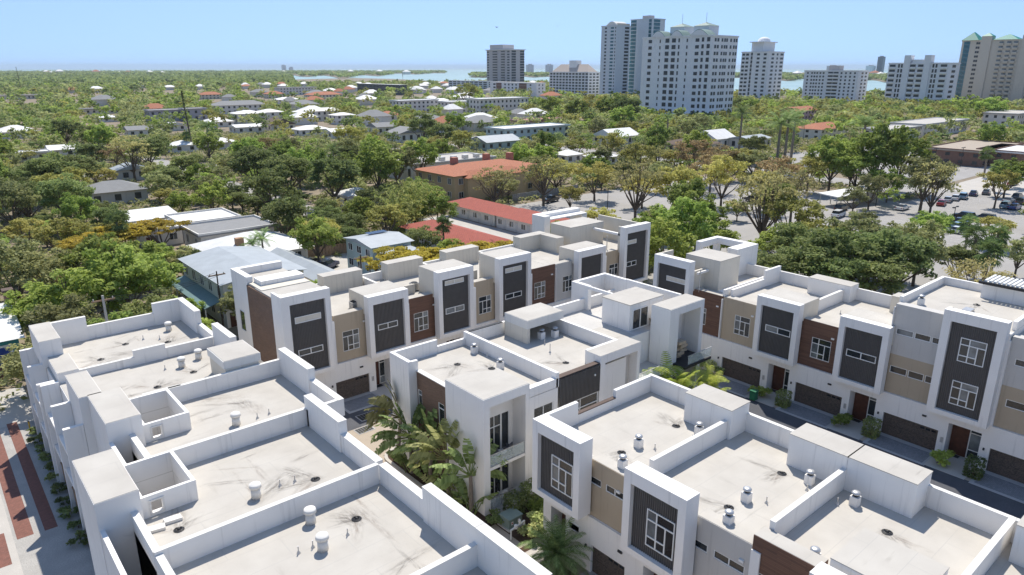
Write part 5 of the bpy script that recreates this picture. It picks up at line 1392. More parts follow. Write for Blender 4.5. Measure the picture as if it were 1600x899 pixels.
def trunk_curve(h, r, lean, n=6):
    m = MB(); pts = [Vector((lean * (i / n) ** 1.6, 0, h * i / n - (.3 if i == 0 else 0))) for i in range(n + 1)]
    for i in range(n): m.tube(pts[i], pts[i + 1], r * (1.25 - .4 * i / n), r * (1.25 - .4 * (i + 1) / n), 8, i == 0)
    return m, pts[-1]
def palm_proto(kind, h, seed):
    rng = random.Random(seed); tm, top = trunk_curve(h, .2 if kind != "ravenala" else .17, rng.uniform(-.6, .6)); m = MB()
    if kind == "fan":
        for i in range(46): fan(m, top, rng.uniform(0, 6.28), rng.uniform(-.9, 1.4), rng.uniform(.7, 1.3), rng.uniform(.8, 1.1))
    elif kind == "queen":
        for i in range(22): frond(m, top, i * 2.4, rng.uniform(-.1, 1.2), rng.uniform(2.4, 3.2), .62, droop=1.6)
    elif kind == "date":
        for i in range(46): frond(m, top, i * 2.4, -.35 + 1.75 * (i / 46), rng.uniform(2.1, 2.7), .42, droop=1.5, pairs=22)
    elif kind == "areca":
        for i in range(30): frond(m, (rng.uniform(-.6, .6), rng.uniform(-.6, .6), h * rng.uniform(.3, 1)), rng.uniform(0, 6.28), rng.uniform(.5, 1.4), rng.uniform(1.5, 2.3), .45, droop=1.7)
    return tm, m
def paddle(m, base, d, L, stalk, w, rng):                        # traveller's-palm leaf: long stalk, big torn blade
    base = Vector(base); tip0 = base + d * stalk; m.tube(base, tip0, .05, .03, 5, False)
    side = d.cross(Vector((0, .0, 1))).normalized()
    if side.length < .1: side = Vector((0, 1, 0))
    nrm = side.cross(d).normalized(); side = (side * .6 + nrm * rng.uniform(-.9, .9)).normalized()
    n = 12; q = tip0.copy(); dd = d.copy(); pts = [q.copy()]
    for i in range(n):
        dd = (dd + Vector((0, 0, -.09))).normalized(); q = q + dd * (L / n); pts.append(q.copy())
    for i in range(n):
        f = (i + .5) / n; wl = w * math.sin(math.pi * (.1 + .85 * f)) ** .5
        for s in (-1, 1):
            if rng.random() < .08: continue
            sag = Vector((0, 0, -wl * rng.uniform(.15, .45)))
            g = rng.uniform(.86, 1.0)
            m.poly([pts[i], pts[i].lerp(pts[i + 1], g), pts[i].lerp(pts[i + 1], g) + side * s * wl + sag + dd * .12, pts[i] + side * s * wl * rng.uniform(.85, 1) + sag + dd * .1])
def veg(name, label, cat, x, y, parts, group=None, s=1.0, rz=None, z=0.0, sz=None):
    o = thing(name, label, cat, (x, y, z), group, random.uniform(0, 6.28) if rz is None else rz)
    o.scale = (s, s, sz or s)
    for n, me in parts:
        c_ = put(n, me, o)
        if n == "flower_bracts": c_["kind"] = "stuff"
    return o
FAN = []
for k in range(3):
    tm, m = palm_proto("fan", 6.0, 40 + k); FAN.append((tm.mesh("fan_palm_trunk", PALMB), leafmesh(m, "fan_palm_crown", FOL["palm"], random.Random(k))))
QUEEN = []
for k in range(2):
    tm, m = palm_proto("queen", 7.5, 50 + k); QUEEN.append((tm.mesh("queen_palm_trunk", PALMB), leafmesh(m, "queen_palm_crown", FOL["palm"], random.Random(k))))

# traveller's palms in the bed beside the brick side
for i, (x, y, h, lab, dead) in enumerate(((28.5, 48.9, 4.4, "leaning traveller's palm with ragged leaves at the kerb nose", 1), (28.5, 46.7, 3.6, "traveller's palm behind the ragged leaning one", 0), (28.85, 44.4, 3.4, "traveller's palm with a slim pale trunk before the brick side", 0),
                                 (28.8, 41.7, 3.6, "traveller's palm with yellowing stalks before the white tower", 0), (29.0, 38.9, 3.3, "tall upright traveller's palm in front of the balcony pillar", 0))):
    rng = random.Random(60 + i); tm, top = trunk_curve(h, .16, .5 if i == 0 else rng.uniform(-.3, .3)); m = MB(); az = rng.uniform(-.5, .5) - .4
    n = 20
    for k in range(n):
        a = (k / (n - 1) - .5) * 3.1
        d = Vector((math.cos(az) * math.sin(a), math.sin(az) * math.sin(a), math.cos(a) * .95)) + Vector((rng.uniform(-.14, .14), rng.uniform(-.14, .14), 0))
        paddle(m, top + Vector((0, 0, -.15)), d.normalized(), rng.uniform(1.9, 2.5), rng.uniform(1.0, 1.5), .46, rng)
    if i:
        for k in range(9):
            a = rng.uniform(0, 6.28); d = Vector((math.cos(a) * .5, math.sin(a) * .5, 1)).normalized(); paddle(m, (rng.uniform(-.5, .5), rng.uniform(-.6, .4), 0), d, 1.7, 1.2, .42, rng)
    fl_ = MB()
    for k in range(16):
        q = top + Vector((rng.gauss(0, .35), rng.gauss(0, .35), rng.uniform(-.2, .7))); e = Vector((rng.gauss(0, .12), rng.gauss(0, .12), .18)); s_ = Vector((.09, .05, .02)); fl_.poly([q - s_, q + e, q + s_ * 1.4, q - e * .5])
    veg("travellers_palm", lab, "palm", x, y, [("trunk", tm.mesh("travellers_palm_trunk", PALMB)), ("crown", leafmesh(m, "travellers_palm_crown", FOL["olive" if i in (0, 3) else "palm"], rng)), ("flower_bracts", leafmesh(fl_, "bracts", FOL["variegated"], rng))], None, 1.0, 0.0)
tm, m = palm_proto("date", 1.5, 71)
veg("date_palm", "bushy feathery date palm before the palm-side row's entry", "palm", 28.9, 29.6, [("trunk", tm.mesh("date_palm_trunk", PALMB)), ("crown", leafmesh(m, "date_palm_crown", FOL["palm"], random.Random(2)))], None, 1.15)
tm, m = palm_proto("areca", 3.2, 72); ARE = (tm.mesh("areca_trunk", PALMB), leafmesh(m, "areca_crown", FOL["lime"], random.Random(3)))
for i, (x, y, s, lab) in enumerate(((48.9, 36.4, 1.5, "lime-green feathery palm clump under the low terrace"), (51.9, 36.6, 1.75, "taller lime-green feathery palm beside the terrace wall"), (55.3, 35.8, 1.4, "arching lime-green palm in front of the white balcony frame"))):
    veg("areca_palm", lab, "palm", x, y, [("trunk", ARE[0]), ("crown", ARE[1])], "lime palms below the roof-terrace house", s)

def shrub_mesh(name, mat, seed, r=.7, h=.9, n=700, size=.1, box=False):
    rng = np.random.default_rng(seed)
    if box:
        P = rng.uniform(-1, 1, (n, 3)); k = rng.integers(0, 3, n); P[np.arange(n), k] = np.sign(P[np.arange(n), k]) * rng.uniform(.85, 1.05, n); d = P.copy(); P = P * np.array([r, r, h / 2]) + np.array([0, 0, h / 2])
        t_ = rng.uniform(0, 1, n)
    else: P, d, t_, _ = crown_points(rng, n, r, h * .55, h * .55, 9, inner=.3)
    V, F, tt = leaf_quads(P, d, size, rng, t_); return np_mesh(name, V, F, mat, tt)
SH = {"bush": [shrub_mesh("bush_leaves", FOL["bright"], 5 + i, .95, 1.1, 900, .12) for i in range(3)], "box": [shrub_mesh("box_leaves", FOL["oak"], 9, .6, 1.6, 1100, .1, True)],
      "ball": [shrub_mesh("ball_leaves", FOL["lime"], 12, 1.2, 1.4, 1100, .14)], "var": [shrub_mesh("variegated_leaves", FOL["variegated"], 14, 1.1, 1.1, 1000, .13)], "weed": [shrub_mesh("weed_leaves", FOL["oak"], 16 + i, .8, .7, 420, .12) for i in range(2)]}
core = MB(); core.tube((0, 0, -.1), (0, 0, .7), .05, .02, 5); CORE = core.mesh("shrub_stem", BARK)
def shrub(kind, label, x, y, s=1.0, group=None, z=0.0):
    return veg("shrub", label, "shrub", x, y, [("foliage", random.choice(SH[kind])), ("stem", CORE)], group, s, None if kind != "box" else 0.0, z)
for kd, u, v, s, lab in (("bush", 1185.6, 619, 1.05, "yellow-green bush beside the green wheeled bin"), ("box", 1223, 634, 1.0, "clipped dark shrub at the tan townhouse's walk"), ("bush", 1313, 664, 1.05, "leafy bush between cladding townhouse garage and its walk"),
                         ("box", 1360, 681, 1.05, "clipped dark shrub at the cladding townhouse's door"), ("bush", 1464, 724, 1.1, "flowering bush by the tall townhouse's walk"), ("box", 1520, 744, 1.05, "clipped shrub at the tall townhouse's door"),
                         ("var", 1104, 583, 1.4, "variegated shrub at the lane end under the balcony frame"), ("var", 1112, 572, 1.1, "pale-leaved shrub by the end garage of the garage lane")):
    x, y = at(u, v, 0); shrub(kd, lab, x, y, s)
for x, y, kd, s, lab in ((31.4, 36.5, "box", 1.05, "dark clipped shrub at the patio railing"), (33.3, 36.6, "box", 1.15, "dark round-cornered shrub by the plain side wall"), (33.0, 34.6, "bush", 1.2, "green hedge bush behind the transformer box"), (32.0, 33.6, "var", 1.1, "variegated hedge bush next to the palm-side row's corner"),
                     (30.6, 33.2, "var", .9, "low variegated bush at the palm-side row's corner"), (34.6, 35.0, "bush", 1.0, "green bush between corner house and near row"), (29.6, 36.6, "weed", 1.0, "dark low plant at the balcony pillar foot"), (29.2, 40.4, "weed", 1.1, "dark low plant under the traveller's palms"), (29.0, 43.0, "weed", .9, "low plant below the brick side"),
                     (55.8, 34.6, "ball", 1.35, "bright lime ball shrub below the white balcony frame"), (58.6, 37.5, "var", 1.5, "pale shrub under the balcony deck"), (48.4, 35.5, "ball", 1.1, "lime shrub under the low terrace")):
    shrub(kd, lab, x, y, s)
for i in range(11):
    shrub("weed", "dark low shrub in the row along the gravel yard fence", 4.85 + .12 * math.sin(i * 3), 76 - i * 2.15, .75 + .25 * math.sin(i * 1.7) ** 2, "shrubs along the yard fence")

# ---- trees: explicit ones first (pixel of the crown's middle, crown radius in metres), then filled by area
TREES = []
def T(kind, u, v, R, h=None):
    zc = (h or R * 1.25); x, y = at(u, v, zc * .95); TREES.append((x, y, kind, R))
for a in (("bright", 120, 470, 5.2), ("bright", 195, 448, 5.2), ("bright", 238, 436, 4.4), ("bright", 165, 418, 5), ("olive", 80, 432, 4.6), ("bright", 222, 402, 4.2), ("olive", 20, 425, 5), ("bright", 60, 485, 4), ("bright", 285, 482, 2.8), ("yellow", 345, 445, 2.6),
          ("gold", 190, 358, 5), ("gold", 250, 350, 5), ("gold", 140, 372, 5), ("gold", 615, 398, 5.2), ("gold", 690, 396, 5.6), ("gold", 758, 388, 5.4), ("gold", 650, 402, 4.4), ("gold", 795, 384, 4), ("oak", 445, 345, 4.6), ("bright", 495, 375, 4.2), ("yellow", 500, 355, 4), ("oak", 425, 300, 6), ("oak", 660, 372, 3.6), ("bright", 685, 330, 4),
          ("bright", 1040, 402, 5), ("bright", 1065, 372, 5.4), ("bright", 1030, 355, 5), ("bright", 1090, 345, 5), ("bright", 1115, 372, 4.5), ("bright", 1000, 372, 4),
          ("oak", 1215, 425, 5), ("oak", 1262, 412, 5.6), ("oak", 1310, 405, 6), ("oak", 1355, 398, 6), ("olive", 1330, 376, 5), ("yellow", 1285, 382, 4.6), ("olive", 1385, 382, 5), ("oak", 1400, 405, 6), ("olive", 1435, 396, 4.6), ("oak", 1245, 385, 5), ("oak", 1365, 430, 5), ("oak", 1310, 440, 4.5), ("bright", 1215, 385, 4.5),
          ("sparse", 772, 278, 6.5), ("sparse", 850, 272, 6.8), ("yellow", 870, 262, 6), ("yellow", 930, 272, 6), ("sparse", 995, 292, 7), ("yellow", 1005, 285, 5.5), ("yellow", 1062, 298, 6), ("bright", 1075, 320, 5), ("yellow", 1130, 280, 6), ("brown", 1112, 262, 6), ("sparse", 1195, 322, 7), ("yellow", 1238, 338, 6), ("yellow", 1190, 285, 6), ("brown", 1215, 270, 6), ("sparse", 1240, 300, 6), ("yellow", 1265, 262, 6), ("bright", 1300, 258, 6.5), ("bright", 1370, 250, 8), ("bright", 1408, 250, 7.5), ("bright", 1340, 262, 6.5), ("olive", 1445, 283, 6.5), ("sparse", 1460, 292, 6), ("yellow", 1165, 245, 6), ("brown", 1085, 245, 7), ("brown", 1120, 240, 7), ("olive", 1180, 250, 6),
          ("bright", 1575, 275, 5), ("yellow", 1560, 292, 4.6), ("olive", 1592, 400, 3.2), ("bright", 1390, 302, 3), ("oak", 230, 232, 7), ("oak", 80, 268, 7), ("oak", 110, 262, 7), ("sparse", 205, 240, 7), ("oak", 450, 265, 7), ("oak", 520, 275, 7), ("olive", 620, 262, 6), ("oak", 690, 205, 7), ("oak", 660, 200, 7), ("bright", 655, 250, 6), ("bright", 590, 268, 6.5), ("oak", 400, 260, 7),
          ("bright", 1550, 165, 9), ("bright", 1520, 163, 9), ("bright", 1490, 160, 9), ("bright", 1440, 172, 7), ("bright", 1355, 158, 8), ("oak", 1128, 188, 6), ("bright", 975, 182, 8), ("bright", 955, 170, 9), ("oak", 980, 172, 9), ("yellow", 730, 148, 10), ("bright", 900, 170, 8), ("oak", 1160, 158, 9), ("bright", 1175, 162, 8), ("yellow", 1010, 200, 5), ("oak", 1100, 203, 5), ("bright", 860, 165, 8), ("yellow", 925, 165, 8)):
    T(*a)
N_EXPL = len(TREES)
PAVED = [(106, 196, 88, 136), (88, 240, -40, 73), (213, 227, 40, 420), (100, 420, 77, 87), (226, 330, -20, 150), (82, 97, 96, 137), (22, 30, 62, 93), (42, 68, 84, 118), (-300, 214, 261, 271), (69, 78, 150, 420)]
def blocked(x, y, R):
    if 4 < x < 84 and -40 < y < 79 + R * .6: return True
    if x < 6 and y < 84: return True
    for a, b, c, d in FOOT:
        if a - R * .45 < x < b + R * .45 and c - R * .45 < y < d + R * .45: return True
    return False
CP = [(*px(c[0], c[1], c[2]), c[3]) for c in CLEAR]
def hides(x, y, R):
    u, v, w = px(x, y, R * 1.2); f = 1110.5 / w; vb = px(x, y, 0)[1]
    for (cu, cv, cw, cr) in CP:
        if w < cw and abs(u - cu) < R * f * .8 + cr * 1110.5 / cw * .8 and v - R * f * .85 < cv + 3 and vb > cv: return True
    return False
grid = {}
def near(x, y, R, pack):
    gx, gy = int(x // 12), int(y // 12)
    for i in range(gx - 2, gx + 3):
        for j in range(gy - 2, gy + 3):
            for (a, b, r) in grid.get((i, j), ()):
                if (a - x) ** 2 + (b - y) ** 2 < ((r + R) * pack) ** 2: return True
    return False
def add(x, y, R): grid.setdefault((int(x // 12), int(y // 12)), []).append((x, y, R))
for (x, y, k, R) in TREES: add(x, y, R)
rr = random.Random(21)
def fill(d0, d1, tries, rmin, rmax, pack):
    for _ in range(tries):
        d = math.sqrt(rr.uniform(d0 * d0, d1 * d1)); b = rr.uniform(-.69, .69)
        hx, hy = _fx * math.cos(b) + _fy * math.sin(b), _fy * math.cos(b) - _fx * math.sin(b)
        x, y = hx * d, hy * d; R = rr.uniform(rmin, rmax)
        if d > 900 and d > (1600 if b < .05 else 1020) - 40: continue
        if blocked(x, y, R): continue
        pv = any(a < x < c and e < y < f for a, c, e, f in PAVED)
        if pv and rr.random() > .012: continue
        if 196 > x > 106 and 40 < y < 88 and rr.random() < .6: continue
        if near(x, y, R, pack): continue
        if hides(x, y, R) and rr.random() < .97: continue
        q = rr.random()
        if b > .05: k = "yellow" if q < .3 else "bright" if q < .55 else "olive" if q < .75 else "sparse" if q < .82 else "oak"
        else: k = "oak" if q < .30 else "bright" if q < .56 else "olive" if q < .78 else "yellow" if q < .92 else "brown" if q < .95 else "sparse"
        TREES.append((x, y, k, R)); add(x, y, R)
fill(80, 170, 5000, 2.6, 5.0, .86); fill(170, 330, 12000, 3.0, 5.8, .88); fill(330, 700, 22000, 3.8, 6.2, .82); fill(700, 1650, 22000, 4.5, 7.5, .95)
vis = sorted(TREES, key=lambda t_: -t_[3] / math.hypot(t_[0], t_[1]))
IND, REST = vis[:300], vis[300:]
LM = [(34, 100, "the grey metal-roofed house"), (45, 125, "the white hip roof with chimney"), (46, 141, "the leaf-strewn flat roof"), (60, 104, "the pale blue two-storey house"), (79, 108, "the half-hidden motel wing"), (100, 118, "the red motel wings"), (123, 156, "the yellow villa"), (130, 115, "the motel's open car park"), (150, 75, "the shaded car park"),
      (185, 80, "the white carport"), (215, 50, "the open car park"), (100, 50, "the rear of the garage lane row"), (12, 88, "the end of the yard-side row"), (0, 102, "the turquoise cottage"), (14, 175, "the grey shingled house"), (90, 190, "the bamboo clump"), (60, 200, "the wooded side street"), (160, 190, "the tan building behind the villa"), (10, 260, "the white gable cottage"), (100, 280, "the twin-gabled white house"), (220, 180, "the white steep-gabled house"), (260, 120, "the brick halls"), (60, 330, "the lavender-grey blocks"), (180, 260, "the pale blue long block"), (300, 250, "the arched white condominium"), (400, 250, "the shop street")]
KP = {"oak": "dark green oak", "bright": "fresh green leafy tree", "olive": "olive-green broad tree", "yellow": "yellow-green spring tree", "gold": "flat-topped golden-green tree", "sparse": "thin-leaved tree with bare limbs showing", "brown": "russet half-bare tree"}
for i, (x, y, k, R) in enumerate(IND):
    tm, cm, R0, z0 = PROTO[k][i % 3]
    l1, l2 = sorted(LM, key=lambda l: (l[0] - x) ** 2 + (l[1] - y) ** 2)[:2]; lm = l1[2]
    s = R / R0
    sz_ = "big " if R > 5.3 else "small " if R < 3.9 else ""
    lab_ = "%s%s near %s, towards %s" % (sz_, KP[k], lm, l2[2])
    if len(lab_.split()) > 16: lab_ = "%s%s near %s" % (sz_, KP[k], lm)
    veg("tree", lab_, "tree", x, y, [("trunk", tm), ("crown", cm)], "%ss near %s" % (KP[k].split(" with")[0], lm), s, None, 0.0, s * rr.uniform(.85, 1.2) if k != "gold" else s)
# the woods beyond: one mass
rng = np.random.default_rng(5)
by = {}
for (x, y, k, R) in REST: by.setdefault({"gold": "yellow", "sparse": "olive", "brown": "olive"}.get(k, k), []).append((x, y, R))
for k, L in by.items():
    Vs, Fs, Ts, off = [], [], [], 0
    for (x, y, R) in L:
        d = math.hypot(x, y); n = 380 if d < 330 else 170 if d < 650 else 60
        P, nd, tt, _ = crown_points(rng, n, R, R * (1.0 if d < 700 else .8), R * .72, 18, (.2, .38), .9, .45)
        tt = np.clip(tt * .7 + rng.uniform(-.25, .45), 0, 1)
        V, F, tt = leaf_quads(P + np.array([x, y, 0]), nd, R * (.11 if d < 330 else .16 if d < 650 else .26), rng, tt)
        Vs.append(V); Fs.append(F + off); Ts.append(tt); off += len(V)
    if not Vs: continue
    o = put("woods", np_mesh("woods_" + k, np.concatenate(Vs), np.concatenate(Fs), FOL[k], np.concatenate(Ts)))
    tag(o, {"oak": "dark green", "bright": "fresh green", "olive": "olive", "yellow": "yellow-green"}[k] + " tree crowns of the wooded town stretching to the bay", "woods", None, "stuff")
print("TREES", len(TREES), len(REST))
# undergrowth that closes the wood floor
rng = np.random.default_rng(8)
Pn = []
while len(Pn) < 9000:
    d = math.sqrt(rng.uniform(82 ** 2, 420 ** 2)); b = rng.uniform(-.69, .6)
    x, y = (_fx * math.cos(b) + _fy * math.sin(b)) * d, (_fy * math.cos(b) - _fx * math.sin(b)) * d
    if blocked(x, y, 1) or any(a < x < c and e < y < f for a, c, e, f in PAVED) or (100 < x < 200 and 30 < y < 100): continue
    Pn.append((x, y))
Pn = np.array(Pn); k = 22
C3 = np.repeat(np.c_[Pn, np.zeros(len(Pn))], k, 0); dd = rng.normal(size=(len(C3), 3)); dd[:, 2] = abs(dd[:, 2]); dd /= np.linalg.norm(dd, axis=1, keepdims=True)
sz = np.repeat(rng.uniform(.6, 1.6, len(Pn)), k)[:, None]
V, F, tt = leaf_quads(C3 + dd * sz * np.array([1.2, 1.2, 1]), dd, .42, rng, np.clip(np.repeat(rng.random(len(Pn)), k) * .7 + rng.uniform(0, .3, len(C3)), 0, 1))
tag(put("undergrowth", np_mesh("undergrowth", V, F, FOL["olive"], tt)), "low green undergrowth between the trees and houses", "undergrowth", None, "stuff")

# palms standing out, bamboo, tall bare trunks
for (u, v, h, q, s, lab) in ((1525, 372, 6, "fan", 1.15, "fan palm at the lane corner of the car park"), (1545, 398, 6, "fan", 1.25, "broad fan palm behind the tall townhouse"), (1560, 368, 6, "fan", 1.1, "fan palm beside the broad one behind the tall townhouse"), (1478, 345, 6, "fan", .9, "small fan palm at the car park's leafy edge"), (1515, 352, 6, "fan", 1.05, "fan palm over the parked white saloon"),
                       (692, 345, 7, "fan", 1.0, "fan palm at the half-hidden motel wing"), (179, 330, 8, "fan", 1.25, "fan palm rising from the golden trees"), (410, 382, 7, "queen", .9, "feather palm before the grey metal roof"), (395, 388, 7, "queen", .8, "second feather palm before the grey metal roof"), (1545, 235, 7, "fan", 1.3, "fan palm by the brick hall"), (1560, 255, 7, "fan", 1.2, "fan palm by the shop street crossing"), (322, 205, 7, "queen", 1.6, "feather palm among the white cottages"), (520, 235, 8, "queen", 1.3, "feather palm in the side street wood"), (290, 205, 8, "fan", 1.1, "fan palm beside the tall bare trunk"),
                       (1225, 150, 12, "queen", 2.2, "tall feather palm at the bay front"), (1237, 148, 12, "queen", 2.2, "taller feather palm at the bay front"), (1247, 150, 12, "queen", 2.1, "feather palm at the bay front beside the long slab"), (1163, 145, 12, "queen", 2.1, "feather palm before the domed tower"), (1360, 155, 12, "queen", 2.1, "feather palm next to the twin-stair condominium"), (1045, 185, 8, "queen", 1.6, "feather palm at the arched condominium's podium")):
    x, y = at(u, v, h * s * .95); tm, cm = random.choice(FAN if q == "fan" else QUEEN)
    veg("palm_tree", lab, "palm", x, y, [("trunk", tm), ("crown", cm)], None, s)
x, y = at(628, 318, 6)
for j in range(3):
    rng_ = random.Random(90 + j); m = MB(); lf = MB()
    for i in range(34):
        a = rng_.uniform(0, 6.28); ln = rng_.uniform(.12, .5); p = Vector((rng_.gauss(0, .8), rng_.gauss(0, .8), 0)); d = Vector((math.cos(a) * ln, math.sin(a) * ln, 1)); q = p.copy()
        for k_ in range(6):
            d = (d + Vector((math.cos(a), math.sin(a), -.3)) * .07 * k_ * ln * 2).normalized(); q2 = q + d * 1.9; m.tube(q, q2, .06 - .008 * k_, .05 - .008 * k_, 4, False)
            for _ in range(9 if k_ > 1 else 2):
                c = q.lerp(q2, rng_.random()) + Vector((rng_.gauss(0, .35), rng_.gauss(0, .35), rng_.gauss(0, .3))); e = Vector((rng_.gauss(0, .3), rng_.gauss(0, .3), -.25)); s_ = Vector((rng_.gauss(0, .1), rng_.gauss(0, .1), .06)); lf.poly([c - e, c + s_, c + e, c - s_])
            q = q2
    veg("bamboo_clump", ["tall arching bamboo clump behind the motel", "bamboo clump beside the tallest arching one", "smaller bamboo clump towards the pale blue house"][j], "bamboo", x + (0, 4.5, -4)[j], y + (0, 2, -5)[j], [("culms", m.mesh("culms", FOL["bamboo"])), ("foliage", leafmesh(lf, "bamboo_leaves", FOL["bamboo"], rng_))], None, (1.0, .9, .75)[j], 0.0)
for (u, v, h, lab) in ((302, 236, 24, "tall dark bare trunk with a small tuft among white cottages"), (34, 143, 34, "tall leaning bare trunk above the wood"), (630, 128, 26, "dark spiky pine beside the parking deck")):
    x, y = at(u, v, 0); m = MB(); m.tube((0, 0, -.5), (-.9, .4, h * .6), .4, .3, 7); m.tube((-.9, .4, h * .6), (-1.6, .6, h), .3, .12, 7); lf = MB(); r_ = random.Random(h)
    for i in range(150):
        z = h * r_.uniform(.5, 1.02); rad = 1.9 * (1.15 - z / h) + .5; a = r_.uniform(0, 6.28); c = Vector((-.9 - .7 * (z / h - .5), .5, z)) + Vector((math.cos(a), math.sin(a), 0)) * r_.uniform(.1, rad); e = Vector((math.cos(a) * .6, math.sin(a) * .6, .25)); s_ = Vector((-math.sin(a) * .35, math.cos(a) * .35, 0)); lf.poly([c - e, c + s_, c + e, c - s_])
    veg("bare_trunk_tree", lab, "tree", x, y, [("trunk", m.mesh("tall_trunk", BARK)), ("crown", leafmesh(lf, "tuft", FOL["oak"], r_))], None, 1.0, 0.0)
# ------------------------------------------------------------------ cars
CARM = {}
def paint(c, n):
    if n not in CARM:
        m, t, b = mat_new("paint_" + n); b.inputs["Base Color"].default_value = (*c, 1); b.inputs["Roughness"].default_value = .28; b.inputs["Coat Weight"].default_value = .5; CARM[n] = m
    return CARM[n]
TYRE = plain("tyre_rubber", (.015, .015, .015), .8, .1); RIM = plain("alloy_rim", (.45, .45, .46), .3, .05, metal=.7); LAMP = glassy("lamp_glass", (.55, .55, .52), .1); TAIL = glassy("tail_lamp", (.35, .02, .02), .15)
SHAPE = {"saloon": ([(-2.3, .32), (2.28, .32), (2.3, .62), (2.1, .8), (1.0, .93), (-1.55, .95), (-2.25, .9), (-2.32, .6)], [(-1.75, .93), (1.05, .92), (.25, 1.42), (-1.0, 1.44)], 1.8),
         "suv": ([(-2.3, .38), (2.3, .38), (2.35, .75), (2.15, .98), (1.15, 1.08), (-2.2, 1.1), (-2.35, .9)], [(-2.2, 1.08), (1.2, 1.06), (.5, 1.68), (-1.9, 1.7)], 1.9),
         "pickup": ([(-2.8, .45), (2.6, .45), (2.65, .85), (2.45, 1.02), (1.2, 1.1), (-2.75, 1.1), (-2.85, .8)], [(-.9, 1.08), (1.2, 1.08), (.55, 1.75), (-.6, 1.77)], 1.95)}
def car(label, kind, color, x, y, rz, group=None):
    c = thing("parked_car", label, "car", (x, y, .03), group, rz)
    pm = paint(*color); prof, cab, w = SHAPE[kind]
    def ext(pr, w0, w1, name, mat, par):
        n = len(pr); zc = [p[1] for p in pr]; zmin, zmax = min(zc), max(zc); m = MB()
        for s in (-1, 1):
            for (a, b) in pr:
                ww = w0 + (w1 - w0) * (b - zmin) / (zmax - zmin); m.v.append((a, s * ww / 2, b))
        m.f.append(tuple(range(n - 1, -1, -1)) if False else tuple(range(n))); m.f.append(tuple(range(2 * n - 1, n - 1, -1)))
        for i in range(n): j = (i + 1) % n; m.f.append((i, n + i, n + j, j))
        return put(name, m.mesh(name, mat), par)
    body = ext(prof, w * .98, w * .92, "body", pm, c)
    ext(cab, w * .88, w * .72, "window_band", GLASS, c)
    zt = max(p[1] for p in cab); xs = sorted(p[0] for p in cab if p[1] > zt - .05)
    put("roof", MB().box(xs[0] - .05, xs[1] + .05, -w * .365, w * .365, zt - .02, zt + .03).mesh("roof", pm), c)
    for a in (prof[0][0] + .85, prof[1][0] - .85):
        for s in (-1, 1):
            wl = put("wheel", MB().tube((a, s * w * .5, .33), (a, s * w * .38, .33), .33, None, 14).mesh("wheel", TYRE), c); put("rim", MB().tube((a, s * (w * .5 + .015), .33), (a, s * w * .47, .33), .2, None, 10).mesh("rim", RIM), wl)
    for s in (-1, 1):
        put("headlight", MB().box(prof[1][0] - .12, prof[1][0] + .045, s * w * .4 - .16, s * w * .4 + .16, .62, .76).mesh("headlight", LAMP), c); put("tail_light", MB().box(prof[0][0] - .05, prof[0][0] + .1, s * w * .4 - .14, s * w * .4 + .14, .68, .84).mesh("tail_light", TAIL), c)
    return c
RED, SIL, WHT, DBL, DK, LBL, GRY, BLU = ((.32, .02, .02), "red"), ((.42, .43, .45), "silver"), ((.72, .72, .71), "white"), ((.015, .025, .09), "dark_blue"), ((.012, .012, .014), "black"), ((.22, .33, .42), "light_blue"), ((.13, .135, .14), "grey"), ((.04, .08, .25), "blue")
